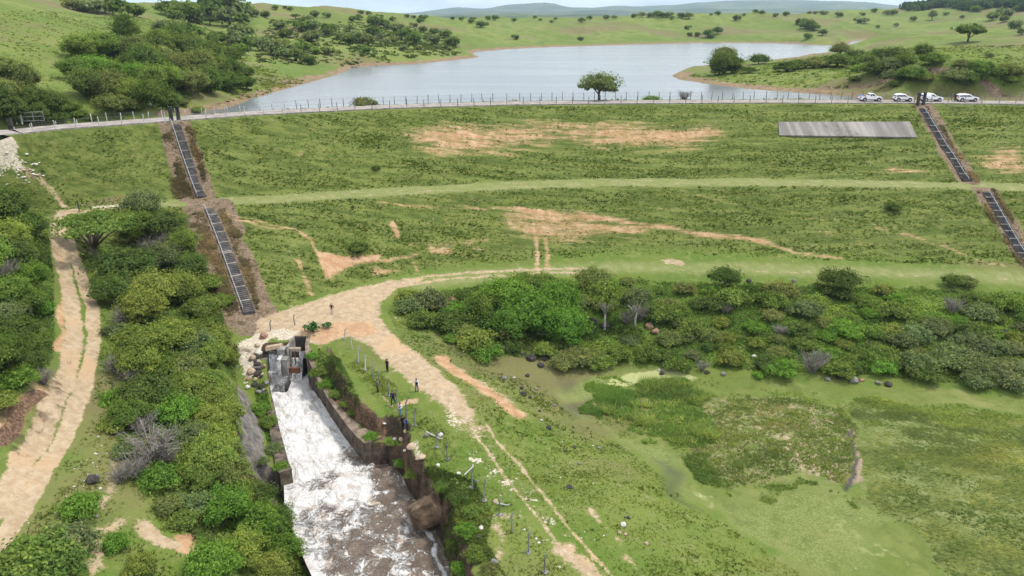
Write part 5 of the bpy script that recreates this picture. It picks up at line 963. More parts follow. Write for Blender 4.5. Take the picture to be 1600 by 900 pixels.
# ------------------------------------------------------------------ grasses
STAIRS = [hitp(q) for q in ([(274, 191), (316, 309)], [(327, 325), (390, 491)], [(1440, 168), (1512, 284)], [(1541, 299), (1612, 415)])]
def tufts(name, P, n, h, w, col, seed, blades=5, lean=(0, 0), clump=1.0, reject=('dirt', 'bare', 'sand', 'dry', 'weed', 'rock', 'mud'), only=None, lo=.35):
    rng = np.random.default_rng(seed); Q = np.asarray(P); x0, y0 = Q.min(0); x1, y1 = Q.max(0); x = rng.uniform(x0, x1, n * 4); y = rng.uniform(y0, y1, n * 4); wb = 5.0 if name != 'grass' else 0.0; k = inside(x + wb * fbm(x / 3, y / 3, seed + 7, 3), y + wb * fbm(x / 3 + 9, y / 3, seed + 8, 3), Q); x, y = x[k], y[k]
    nz1 = fbm(x / (9.0 if len(Q) == 60 else 3.2), y / (1.1 if len(Q) == 60 else 1.7), seed, 4); k = rng.random(len(x)) < np.clip(lo + nz1 * 2.2 * clump, 0.03, 1); x, y, nz1 = x[k], y[k], nz1[k]
    m = paint(x, y); bad = np.zeros(len(x))
    for c in reject: bad = np.maximum(bad, m[c])
    k = rng.random(len(x)) > bad * 1.5
    for a, b in STAIRS: k &= polydist(x, y, [a, b])[0] > 1.2
    if only: k &= m[only] > .5
    x, y, nz1 = x[k][:n], y[k][:n], nz1[k][:n]; z = height(x, y); N = len(x); V = np.zeros((N, blades, 3, 3)); hh = h * (.55 + np.clip(nz1 + .3, 0, 1) * .9) * rng.uniform(.6, 1.3, N)
    if len(lean) == 3: ang = lean[2] + fbm(x / 9, y / 9, seed + 1, 2) * 2.2; lx, ly = np.cos(ang) * lean[0], np.sin(ang) * lean[0]
    else: lx, ly = lean[0], lean[1]
    for b in range(blades):
        a = rng.uniform(0, 6.28, N); r = rng.uniform(0, .8, N) * w * 2; bx = x + np.cos(a) * r; by = y + np.sin(a) * r; t = a + rng.normal(size=N) * .8; ww = w * rng.uniform(.6, 1.3, N); hb = hh * rng.uniform(.6, 1.15, N)
        V[:, b, 0] = np.c_[bx - np.sin(t) * ww, by + np.cos(t) * ww, z - .03]; V[:, b, 1] = np.c_[bx + np.sin(t) * ww, by - np.cos(t) * ww, z - .03]; sp = rng.uniform(.4, 1.2, N) * hb
        V[:, b, 2] = np.c_[bx + np.cos(a) * sp + lx * hb, by + np.sin(a) * sp + ly * hb, z + hb]
    tint = np.repeat(np.clip(.95 + fbm(x / 7, y / 5, seed + 5, 3) * .9, .6, 1.5) * rng.uniform(.7, 1.3, N), blades)
    me = mesh_np(name, V.reshape(-1, 3), np.arange(N * blades * 3).reshape(-1, 3), [M_BLADE]); add_attr(me, 'tint', tint, 'FACE'); o = link(name, me, kind='stuff'); o.color = (*col, 1)
RJ = ('dirt', 'bare', 'sand', 'dry', 'berm')
dx = np.linspace(-80, 132, 30)
DAMP = np.vstack([np.c_[dx, np.interp(dx, CREST[:, 0], CREST[:, 1]) - .4], np.c_[dx, np.maximum(np.interp(dx, TOE_U[:, 0], TOE_U[:, 1]), 96) + .5][::-1]])
tufts('grass', DAMP, 46000, .17, .10, (.122, .165, .034), 101, clump=1.0, reject=RJ)
tufts('grass', DAMP, 9000, .24, .14, (.078, .115, .026), 102, clump=1.8, lo=.0, reject=RJ)
tufts('grass', DAMP, 12000, .18, .12, (.185, .215, .058), 140, clump=1.4, lo=.1, reject=RJ)
BENCH = hitp([(500, 545), (560, 560), (640, 620), (720, 690), (830, 800), (900, 860), (930, 930), (1300, 930), (1180, 850), (1080, 790), (1010, 725), (960, 690), (900, 660), (850, 600), (760, 580), (650, 500), (600, 480), (640, 560), (740, 660), (700, 700), (640, 660), (580, 600)])
BENCH2 = hitp([(560, 560), (640, 620), (760, 740), (880, 880), (930, 930), (780, 930), (750, 840), (740, 780), (660, 720), (600, 640), (540, 570)])
tufts('grass', BENCH, 26000, .11, .055, (.195, .23, .055), 103, clump=.5); tufts('grass', BENCH2, 12000, .11, .05, (.195, .23, .055), 104, clump=.5)
tufts('grass', BENCH, 3500, .2, .10, (.15, .185, .045), 105, clump=1.6, lo=.0)
HILLL = hitp([(85, 345), (130, 470), (150, 560), (140, 660), (60, 800), (0, 880), (0, 930), (330, 930), (300, 860), (240, 780), (190, 700), (170, 560), (165, 450), (130, 380)])
tufts('grass', HILLL, 18000, .16, .06, (.165, .19, .05), 106, clump=.7)
MARSH = hitp([(930, 600), (1060, 590), (1330, 625), (1760, 656), (1840, 930), (1480, 930), (1455, 850), (1340, 780), (1240, 735), (1150, 765), (1060, 705), (980, 690), (920, 655)])
tufts('marsh_grass', MARSH, 26000, .24, .07, (.26, .30, .10), 107, only='tuss', lo=.5, clump=.7)
tufts('marsh_grass', MARSH, 6000, .22, .08, (.36, .30, .18), 108, only='tuss', clump=2, lo=.15)
tufts('long_grass', MARSH, 52000, .2, .04, (.29, .32, .12), 109, blades=4, lean=(2.4, 0, -.75), only='long', lo=.5)
tufts('marsh_grass', MARSH, 15000, .16, .06, (.20, .27, .07), 160, reject=(), clump=1.6, lo=.15)
REEDS = hitp([(985, 640), (1010, 600), (1060, 592), (1100, 610), (1110, 640), (1118, 680), (1095, 700), (1060, 698), (1000, 682), (960, 655), (940, 640)])
tufts('reeds', REEDS, 1700, .95, .055, (.26, .33, .10), 110, blades=6, clump=2.0, lo=.25, reject=())
tufts('reeds', REEDS, 4500, .32, .08, (.23, .33, .09), 141, blades=6, clump=.8, lo=.5, reject=())
tufts('marsh_grass', hitp([(905, 640), (920, 605), (970, 590), (1010, 600), (985, 640), (940, 655)]), 4500, .24, .07, (.22, .33, .085), 111, lo=.5, reject=())
tufts('marsh_grass', hitp([(1040, 700), (1090, 705), (1150, 765), (1240, 740), (1330, 780), (1340, 800), (1250, 752), (1150, 785), (1080, 740)]), 4200, .2, .07, (.21, .29, .08), 112, lo=.5, reject=())
tufts('marsh_grass', hitp([(1320, 620), (1500, 640), (1620, 650), (1640, 690), (1500, 665), (1340, 640)]), 4000, .18, .08, (.27, .33, .10), 113, lo=.5, reject=())
# rough pasture on the hillsides, in larger tussocks
HILL1 = hitp([(0, 20), (110, 22), (230, 26), (250, 60), (200, 40), (110, 60), (110, 120), (180, 180), (150, 185), (60, 130), (0, 85)])
tufts('grass', HILL1, 9000, .22, .2, (.185, .220, .056), 150, reject=(), clump=1.0, lo=.3)
HILL2 = hitp([(250, 70), (400, 100), (480, 128), (405, 150), (340, 165), (400, 120), (380, 60), (300, 40)])
tufts('grass', HILL2, 9000, .4, .25, (.175, .205, .055), 151, reject=(), clump=1.2, lo=.2)
HILL3 = hitp([(1075, 118), (1180, 104), (1300, 92), (1460, 75), (1600, 70), (1620, 150), (1500, 150), (1400, 140), (1330, 140), (1180, 134), (1090, 125)])
tufts('grass', HILL3, 9000, .2, .22, (.21, .265, .065), 152, reject=(), clump=1.2, lo=.25); tufts('grass', HILL3, 1800, .6, .3, (.12, .165, .045), 153, reject=(), clump=2.4, lo=-.25)
HILL4 = hitp([(400, 100), (500, 100), (640, 92), (720, 84), (700, 60), (560, 35), (430, 30), (400, 60)])
tufts('grass', HILL4, 7000, .8, .45, (.085, .115, .035), 154, reject=(), clump=2.6, lo=-.2)
# dead brown brush beside the stairs
for k, (P, n) in enumerate((([(258, 198), (290, 195), (322, 300), (330, 312), (290, 312)], 2600), ([(305, 330), (350, 325), (375, 380), (412, 490), (360, 500), (325, 420)], 5200), ([(1432, 168), (1450, 166), (1530, 284), (1500, 286)], 1800), ([(1525, 298), (1552, 296), (1640, 420), (1600, 420)], 1800))):
    tufts('dead_brush', hitp(P), n, .45, .06, (.27, .205, .145), 120 + k, blades=6, reject=(), lo=.6, clump=.8)
tufts('dry_grass', np.vstack([np.c_[dx, np.interp(dx, CREST[:, 0], CREST[:, 1]) + CRW + .2], np.c_[dx, np.interp(dx, CREST[:, 0], CREST[:, 1]) + CRW + 2.2][::-1]]), 5000, .5, .08, (.24, .19, .11), 130, reject=(), lo=.4)
# ------------------------------------------------------------------ rocks
def rock_mesh(name, seed, sub=3, cut=7, flat=1.0, mat=None, rough=.12):
    rnd = random.Random(seed); bm = bmesh.new(); bmesh.ops.create_icosphere(bm, subdivisions=sub, radius=1)
    pl = []
    for k in range(cut):
        n = Vector((rnd.gauss(0, 1), rnd.gauss(0, 1), rnd.gauss(0, 1))).normalized(); pl.append((n, rnd.uniform(.55, .9)))
    off = Vector((seed * 1.7, seed * .9, seed * 2.3))
    from mathutils import noise as mn
    for v in bm.verts:
        for n, d in pl:
            e = v.co.dot(n) - d
            if e > 0: v.co -= n * e
        v.co *= 1 + rough * mn.fractal(v.co * 1.6 + off, 1.0, 2.0, 4); v.co.z *= flat
    me = bpy.data.meshes.new(name); bm.to_mesh(me); bm.free(); me.materials.append(mat); return me
def rock_mat(name, a, b, stain, k=.5):
    M = Mat(name); p = M.objco(); n = M.noise(p, 1.3, 6, .65); f = M.noise(p, 6, 5, .7); c = M.mix(M.ss(n, .36, .64), a, b); c = M.mix(M.math('MULTIPLY', M.ss(f, .5, .7), k), c, stain)
    M.bsdf(c, .92, M.bump(M.math('ADD', n, f), .6, .15), spec=.2); return M.m
ROCK = {'t': rock_mat('tan_rock', (.36, .27, .18), (.52, .41, .29), (.22, .15, .09)), 'd': rock_mat('dark_rock', (.030, .028, .026), (.085, .075, .066), (.015, .015, .014)), 'g': rock_mat('grey_rock', (.15, .14, .13), (.28, .265, .25), (.07, .065, .06)),
        'w': rock_mat('pale_rock', (.50, .47, .42), (.66, .63, .58), (.30, .27, .23)), 'b': rock_mat('brown_rock', (.10, .068, .044), (.24, .165, .105), (.035, .026, .02), .7), 'r': rock_mat('red_brown_rock', (.24, .14, .09), (.38, .25, .17), (.12, .07, .05))}
CNAME = {'t': 'tan', 'd': 'dark', 'g': 'grey', 'w': 'pale', 'b': 'brown', 'r': 'reddish'}
RM = {(c, f): [rock_mesh('rock', 100 + 10 * i + s, 2, 7, .55 if f else .85, ROCK[c]) for s in range(3)] for i, c in enumerate('tdgwbr') for f in (0, 1)}
rr = random.Random(8)
def rock(px, py, w, c, label, group=None, flat=0, name='rock', sink=.25, sc=(1, 1, 1)):
    p = at(px, py)
    if math.isnan(p.x): return
    dep = p.y * cP - (p.z - CAMZ) * sP; r = w * dep / FPX / 2; o = link(name, rr.choice(RM[(c, flat)]), label=label, category=name.replace('_', ' '))
    if group: o['group'] = group
    o.location = p + Vector((0, 0, r * (.4 if flat else .6) - r * sink)); o.scale = (r * 1.1 * sc[0], r * sc[1], r * sc[2]); o.rotation_euler = (rr.uniform(-.25, .25), rr.uniform(-.25, .25), rr.uniform(0, 6.28)); return o
G1 = 'rocks tumbled beside the concrete outlet'
for a in ((412, 527, 15, 'r', 'reddish block tipped up above the tan broken slab at the outlet'), (402, 541, 9, 't', 'small tan rock behind the broken slab, on the sand edge'), (396, 560, 10, 't', 'tan rock at the sand edge level with the outlet weir'), (402, 571, 12, 'd', 'black wet rock against the outlet side wall, upper of the dark heap'), (393, 582, 14, 't', 'large tan rock at the bottom of the sandy path'), (404, 586, 14, 'd', 'big black wet rock below the tan ones beside the side wall'), (410, 575, 10, 'b', 'brown rock wedged against the outlet side wall'), (388, 593, 8, 'r', 'thin reddish rock at the low end of the sand'), (398, 602, 11, 'd', 'dark rock in the trickle below the sand end'), (409, 606, 10, 'd', 'dark rock next to the foot of the outlet side wall'), (404, 614, 10, 'g', 'grey rock in the trickle under the dark ones'), (413, 618, 10, 'd', 'lowest dark rock in the trickle, above the green clump'), (387, 606, 9, 'w', 'pale rock at the edge of the woods beside the trickle'), (416, 600, 9, 'g', 'grey wet rock touching the side wall foot'), (405, 552, 11, 'w', 'pale rock between the broken slab and the sand'), (399, 594, 8, 't', 'small tan rock between black ones near the trickle')): rock(*a[:5], group=G1)
for k in range(26):
    u = rr.random(); rock(398 + 22 * u * rr.random() + rr.gauss(0, 4), 548 + 68 * u, rr.uniform(3.5, 8), rr.choice('dddgtgb'), 'small broken stone in the rubble beside the outlet wall', 'rubble beside the outlet wall', 0)
def slab_rock():
    p = at(424, 548); m = MB(); P = [(-1.05, -.75, 0), (.95, -.55, .1), (1.1, .65, .1), (.1, .85, .05), (-1.15, .6, 0)]
    m.add([(x, y, z - .28) for x, y, z in P] + [(x * .97, y * .97, z + .28) for x, y, z in P], [(4, 3, 2, 1, 0), (5, 6, 7, 8, 9)] + [(k, (k + 1) % 5, 5 + (k + 1) % 5, 5 + k) for k in range(5)])
    o = m.build('broken_slab', ROCK['t'], bevel=.05, label='big tan broken slab lying tilted across the top of the outlet weir', category='slab'); o.location = (-32.0, 89.2, .75); o.rotation_euler = (-.22, -.1, .1)
slab_rock()
def big_boulder():
    me = rock_mesh('boulder', 905, 4, 5, 1.0, ROCK['b'], .13); o = link('boulder', me, label='huge rounded brown boulder at the water edge under the grassy bench', category='boulder'); q = unz(668, 806, -4.2); o.location = (float(q[0]) + .5, float(q[1]) + .6, -3.7); o.scale = (2.5, 2.3, 2.5); o.rotation_euler = (.1, -.25, .5)
big_boulder()
G2 = 'stones by the people on the bench'
for a in ((611, 693, 11, 't', 'tan stone on the brink at the retaining wall end', 1), (628, 687, 11, 't', 'flat tan stone nearest below the pair of people', 1), (643, 699, 16, 't', 'largest flat tan stone on the bench below the pair of people', 1), (657, 717, 17, 't', 'tan triangular slab furthest down the slope below the pair', 1), (633, 704, 7, 'w', 'small pale broken stone between the two big tan slabs', 1), (622, 703, 20, 'b', 'brown block sunk in the brink by the tan stones', 0), (634, 674, 8, 't', 'small tan stone at the feet of the two people', 1), (617, 685, 7, 'w', 'pale stone near the brink uphill of the tan slabs', 1), (601, 662, 7, 'w', 'pale stone on the brink above the brown soil face', 1), (666, 682, 9, 'g', 'grey rubble at one end of the fallen white pole', 0), (688, 681, 9, 'w', 'pale round boulder right beside a dark post', 0), (685, 727, 7, 'w', 'small white stone in the grass below the two dark posts', 1), (717, 740, 7, 'w', 'white stone beside the broken white pole', 1), (746, 752, 6, 'g', 'small grey stone just past the post by the broken pole', 1), (774, 784, 10, 't', 'flat tan stone behind the post with the short pole', 1), (752, 826, 8, 'w', 'pale stone on the brink in front of the bare patch', 0), (772, 880, 13, 'g', 'grey boulder in the brush near the bottom edge', 0), (750, 842, 12, 'd', 'dark rock below the pale stone on the brink', 0), (819, 828, 5, 'w', 'tiny white stone past the post without a foot', 1), (838, 842, 5, 'w', 'small white stone, upper of a close pair', 1), (842, 848, 6, 'w', 'white stone, lower of a close pair', 1), (874, 887, 5, 'w', 'white stone near the lowest post'),
          (974, 821, 10, 'w', 'round white boulder alone on the lower bench', 0), (982, 810, 7, 'd', 'black stone just above the round white boulder', 0), (890, 762, 12, 'd', 'long dark rock lying in the grass mid bench', 1), (898, 700, 7, 'd', 'black rock in grass, upper of two near the bench edge', 0), (884, 705, 6, 'd', 'black rock in grass, paler neighbour of the upper one', 0), (905, 726, 6, 'g', 'grey stone in grass below the two black ones', 0), (936, 701, 6, 'g', 'grey stone at the upper edge of the duckweed slope', 0), (977, 836, 6, 't', 'tan clod near the lower bench boulder', 0), (968, 833, 7, 't', 'tan clod uphill of the other one near the white boulder', 0), (1010, 850, 7, 't', 'tan clod past the white boulder', 0)): rock(*a[:5], group=G2, flat=a[5] if len(a) > 5 else 0)
G3 = 'rocks along the marsh edge'
for a in ((788, 592, 9, 'g', 'grey rock on the grass below the shrubs near the orange soil'), (818, 617, 10, 'd', 'dark rock pair member above the marsh corner'), (824, 588, 8, 'd', 'dark rock near the muddy pool'), (815, 607, 7, 'd', 'small dark rock between the grey one and the pool'), (803, 591, 5, 'w', 'small pale stone beside the grey rock'), (828, 622, 7, 'd', 'dark rock just past the pair above the marsh corner'), (838, 609, 6, 'g', 'grey rock at the pool brink'), (843, 643, 6, 'd', 'dark rock half way down to the duckweed'), (858, 670, 10, 'd', 'dark rock on the grassy bank close to the duckweed'), (846, 657, 5, 'w', 'white stone just above the bank rock'), (866, 634, 6, 'g', 'grey rock by the duckweed corner'),
          (830, 562, 16, 'd', 'black rock heap member under the belt, biggest'), (845, 572, 12, 'd', 'black rock at the pool head'), (852, 562, 11, 'd', 'black rock next along from the pool head'), (868, 570, 9, 'd', 'black rock last along the pool head'), (818, 556, 10, 'd', 'black rock half hidden by shrubs at the belt foot'), (940, 562, 20, 'd', 'large black rock mass between shrubs above the pale duckweed'), (953, 556, 16, 'd', 'black rock beside the large black mass'), (960, 568, 10, 'g', 'grey rock at the foot of the black mass'), (925, 505, 16, 'd', 'dark rock behind the small white-stemmed tree foot'), (945, 512, 16, 'd', 'dark rock between the two white-stemmed trees'), (1014, 512, 14, 'r', 'reddish brown rock beside the tall white stems, upper of two'), (1023, 520, 14, 'r', 'reddish brown rock beside the tall white stems, lower of two'), (1030, 579, 6, 'w', 'pale stone sitting in the pale duckweed'), (1034, 584, 8, 'd', 'dark stone sitting in the pale duckweed'), (1293, 594, 9, 'g', 'grey rock at the belt foot, first of the run by the channel'), (1310, 592, 9, 'd', 'dark rock in the run by the channel'), (1332, 597, 17, 'g', 'big grey rock in the run by the channel'), (1346, 595, 9, 'r', 'reddish rock next to the big grey one'), (1372, 600, 10, 'g', 'grey rock beyond the reddish one by the channel'), (1388, 602, 12, 'd', 'dark rock last of the run by the channel'), (1178, 558, 8, 'w', 'white stone among the shrubs above the channel'), (1105, 583, 9, 'd', 'dark rock at the shrub foot past the pale duckweed'), (1130, 586, 9, 'g', 'grey rock at the shrub foot beside the duckweed'), (1570, 520, 10, 'd', 'dark rock high in the shrubs beneath the black stairs'), (706, 470, 14, 'r', 'reddish rock heap in shrubs near the track bend'), (618, 498, 4, 'w', 'white stone at the inside of the track bend'), (1240, 440, 8, 'g', 'grey rock in the belt top by the track'), (1170, 440, 9, 'd', 'dark rock in the belt top past the round tree'), (1385, 449, 8, 'w', 'pale rock in the belt top under the wide tree')): rock(*a[:5], group=G3)
G4 = 'stones beside the hillside road'
rock(145, 752, 17, 'd', 'black and grey boulder on the grass verge of the hillside road', sc=(1.3, 1, 1)); rock(152, 745, 10, 'g', 'grey rock joined to the black boulder on the road verge'); rock(151, 808, 8, 'g', 'small grey rock below the verge boulder', flat=0); rock(100, 825, 8, 'g', 'grey rock in the brush low on the road verge'); rock(157, 764, 6, 'w', 'white stone just under the verge boulder')
for k in range(34):
    u = rr.random(); px, py = 60 + 100 * u + rr.gauss(0, 9), 850 - 150 * u + rr.gauss(0, 14); rock(px, py, rr.uniform(2, 4), 'w', 'small pale stone strewn on the grass verge of the hillside road', G4, 1)
for k in range(26): rock(rr.gauss(40, 22), rr.gauss(268, 14), rr.uniform(3, 7), rr.choice('wwt'), 'pale stone strewn below the gravel at the dam end', 'pale stones at the dam end', 1)
for k in range(14): rock(rr.uniform(790, 1010), rr.uniform(690, 880), rr.uniform(2, 3.4), 'w', 'small white stone strewn over the grassy bench', 'white stones on the bench', 1)
for k in range(22): rock(rr.uniform(340, 1500), rr.uniform(330, 410), rr.uniform(1.6, 2.6), 'w', 'small white stone on the lower dam slope', 'white stones on the dam', 1)

# ------------------------------------------------------------------ the large-leaved plant on the orange soil
def leafy_plant(px, py, w, label):
    p = at(px, py); dep = p.y * cP - (p.z - CAMZ) * sP; S = w * dep / FPX; rng = np.random.default_rng(int(px)); n = 70; a = rng.uniform(0, 6.28, n); r = rng.uniform(.05, .5, n); C = np.c_[np.cos(a) * r, np.sin(a) * r, .25 + .3 * (1 - r) * rng.random(n)]
    N = unit(np.c_[np.cos(a) * .5, np.sin(a) * .5, np.ones(n)] + rng.normal(size=(n, 3)) * .25); root = empty('plant', p, label=label, category='plant', group='large-leaved plants on the orange soil'); root.scale = (S, S, S)
    o = link('leaf_crown', leaf_mesh('leaf_crown', leaves_at(rng, C, N, .13, .55), rng.uniform(.7, 1.3, n)), root); o.color = (.050, .135, .045, 1); m = MB()
    for k in range(0, n, 6): m.tube([(0, 0, -.05), tuple(C[k])], [.015, .006], 4)
    m.build('stem', M_BARK, root)
leafy_plant(490, 518, 30, 'wide large-leaved green plant on orange soil above the outlet'); leafy_plant(512, 512, 17, 'smaller large-leaved plant joined to the wide one on orange soil')

# ------------------------------------------------------------------ cars
M_PAINT = plain('white_car_paint', (.80, .80, .81), .25, 0, .5, .04); M_GLASS = plain('car_glass', (.025, .03, .035), .08, 0, .6, .2); M_TYRE = plain('tyre_rubber', (.018, .018, .018), .85, 0, .2); M_RIM = plain('wheel_rim', (.42, .42, .43), .35, .6); M_TRIM = plain('black_trim', (.025, .025, .027), .6); M_LAMP = plain('lamp_glass', (.75, .76, .78), .12, 0, .6, .1); M_RED = plain('tail_lamp', (.45, .02, .02), .2, 0, .5, .1); M_BLUE = plain('blue_tarp', (.09, .22, .50), .6, 0, .3, .3)
def car(px, py, kind, L, label, dark_trim=True):
    p = at(px, py); s = (float(crest_y(p.x + 1)) - float(crest_y(p.x - 1))) / 2; root = empty('pickup_truck' if kind == 'pickup' else 'suv', (p.x, p.y, 24.075), math.atan(s), label=label, category='pickup truck' if kind == 'pickup' else 'suv', group='white vehicles parked on the crest road'); W = .92 if L > 4.4 else .88
    if kind == 'pickup': prof = [(-.49, .42), (-.5, .62), (-.5, 1.08), (-.485, 1.14), (-.135, 1.14), (-.105, 1.30), (-.085, 1.66), (-.05, 1.76), (.06, 1.77), (.10, 1.72), (.205, 1.18), (.42, 1.06), (.485, .92), (.5, .70), (.49, .45), (.45, .38), (-.45, .40)]; belt, top = 1.16, 1.77; win = [[(-.085, 1.22), (-.07, 1.62), (.0, 1.66), (.0, 1.21)], [(.012, 1.21), (.012, 1.66), (.075, 1.64), (.165, 1.22)]]; ws = ((.203, 1.20), (.108, 1.68)); rw = ((-.107, 1.33), (-.09, 1.62)); wx = (-.30, .325); wr = .39
    else:
        h = 1.74 if L > 4.65 else 1.64; prof = [(-.48, .40), (-.5, .60), (-.495, .98), (-.48, 1.12), (-.445, h - .22), (-.41, h - .05), (-.30, h), (.02, h), (.075, h - .06), (.20, 1.12), (.40, 1.02), (.475, .88), (.5, .66), (.49, .42), (.45, .34), (-.44, .34)]; belt, top = 1.08, h
        win = [[(-.455, 1.15), (-.425, h - .26), (-.29, h - .2), (-.29, 1.13)], [(-.278, 1.13), (-.278, h - .2), (-.12, h - .19), (-.12, 1.12)], [(-.106, 1.12), (-.106, h - .19), (.04, h - .2), (.155, 1.13)]]; ws = ((.198, 1.15), (.082, h - .10)); rw = ((-.484, 1.16), (-.45, h - .26)); wx = (-.30, .315); wr = .37
    def hw(z): return W * (1 - .20 * max(0, (z - belt) / (top - belt)) - .03 * max(0, (.6 - z) / .6))
    m = MB(); n = len(prof); V = [(x * L, -hw(z), z) for x, z in prof] + [(x * L, hw(z), z) for x, z in prof]; m.add(V, [tuple(range(n)), tuple(range(2 * n - 1, n - 1, -1))] + [(k, n + k, n + (k + 1) % n, (k + 1) % n) for k in range(n)])
    b = m.build('body', M_PAINT, root, bevel=.05)
    for sgn in (-1, 1):
        for w in win:
            m = MB(); q = [(x * L, sgn * (hw(z) + .012), z) for x, z in w]; q2 = [(x, y - sgn * .03, z) for x, y, z in q]; m.hexa(q2 + q if sgn > 0 else q + q2); m.build('window', M_GLASS, root)
        m = MB(); x, z = ws[0]; m.box(x * L - .16, x * L - .02, sgn * (hw(z) + .02) - .02 * (sgn < 0) * 0, sgn * (hw(z) + .16), z - .02, z + .14) if sgn > 0 else m.box(x * L - .16, x * L - .02, -(hw(z) + .16), -(hw(z) + .02), z - .02, z + .14); m.build('mirror', M_PAINT, root)
        m = MB(); y0, y1 = sorted((sgn * .50, sgn * .80)); m.box(.462 * L, .492 * L, y0, y1, .74, .90); m.build('headlight', M_LAMP, root)
        m = MB(); y0, y1 = sorted((sgn * .66, sgn * (W + .008))); m.box(-.503 * L, -.475 * L, y0, y1, .78, 1.06); m.build('tail_light', M_RED, root)
        m = MB(); y0, y1 = sorted((sgn * (W - .05), sgn * (W + .02))); m.box(-.20 * L, .22 * L, y0, y1, .36, .50); m.build('sill', M_TRIM if dark_trim else M_PAINT, root)
        for wxx in wx:
            m = MB(); y0, y1 = sgn * (W - .20), sgn * (W + .016); m.tube([(wxx * L, y0, wr + .06), (wxx * L, y1, wr + .06)], wr + .085, 20); m.build('wheel_arch', M_TRIM, root)
            wh = empty('wheel', (wxx * L, sgn * (W - .06), wr)); wh.parent = root; m = MB(); m.tube([(0, -.115, 0), (0, -.10, 0), (0, .10, 0), (0, .115, 0)], [wr - .03, wr, wr, wr - .03], 20); m.build('tyre', M_TYRE, wh); m = MB(); m.tube([(0, -.128, 0), (0, .128, 0)], wr * .62, 14); m.build('rim', M_RIM, wh)
        if kind != 'pickup': m = MB(); m.tube([(-.36 * L, sgn * W * .74, top + .01), (-.34 * L, sgn * W * .74, top + .06), (-.02 * L, sgn * W * .74, top + .06), (0, sgn * W * .74, top)], .02, 5); m.build('roof_rail', M_RIM, root)
    for nm, (a, c), e in (('windshield', ws, .012), ('rear_window', rw, -.012)):
        m = MB(); (x0, z0), (x1, z1) = a, c; y0, y1 = hw(z0) - .08, hw(z1) - .07; q = [(x0 * L + e, -y0, z0), (x0 * L + e, y0, z0), (x1 * L + e, y1, z1), (x1 * L + e, -y1, z1)]; q2 = [(x - e * 2.2, y, z) for x, y, z in q]; m.hexa(q2 + q); m.build(nm, M_GLASS, root)
    m = MB(); m.box(.478 * L, .505 * L, -W * .9, W * .9, .36, .56); m.build('bumper', M_TRIM if dark_trim else M_PAINT, root); m = MB(); m.box(-.508 * L, -.485 * L, -W * .9, W * .9, .42, .62); m.build('bumper', M_TRIM, root); m = MB(); m.box(.47 * L, .498 * L, -.45, .45, .70, .86); m.build('grille', M_TRIM, root)
    if kind == 'pickup':
        m = MB(); m.box(-.475 * L, -.145 * L, -.74, .74, 1.10, 1.146); m.build('cargo_bed', M_TRIM, root)
        m = MB(); rnd = random.Random(2); nx, ny = 14, 10; V = [(-.50 * L - .02 + i / (nx - 1) * 1.0, -.80 + 1.6 * j / (ny - 1), 1.16 + .16 * math.sin(math.pi * i / (nx - 1)) * math.sin(math.pi * j / (ny - 1)) + rnd.uniform(0, .05)) for i in range(nx) for j in range(ny)]
        F = [(i * ny + j, (i + 1) * ny + j, (i + 1) * ny + j + 1, i * ny + j + 1) for i in range(nx - 1) for j in range(ny - 1)]; m.add(V, F); o = m.build('tarp', M_BLUE, label='crumpled blue tarp lying over the tail of the pickup bed', category='tarp'); o.location = root.location; o.rotation_euler = root.rotation_euler; sd = o.modifiers.new('thick', 'SOLIDIFY'); sd.thickness = .03
    return root
car(1358.5, 158.6, 'pickup', 5.0, 'white double cab pickup with a blue tarp over its bed'); car(1409.5, 158.8, 'suv', 4.05, 'small white suv, lowest and shortest of the parked vehicles'); car(1453.5, 158.8, 'suv', 4.75, 'big white suv parked behind the pair of dark pillars'); car(1509.5, 159.0, 'suv', 4.6, 'white suv with a person in dark clothes at its tail')

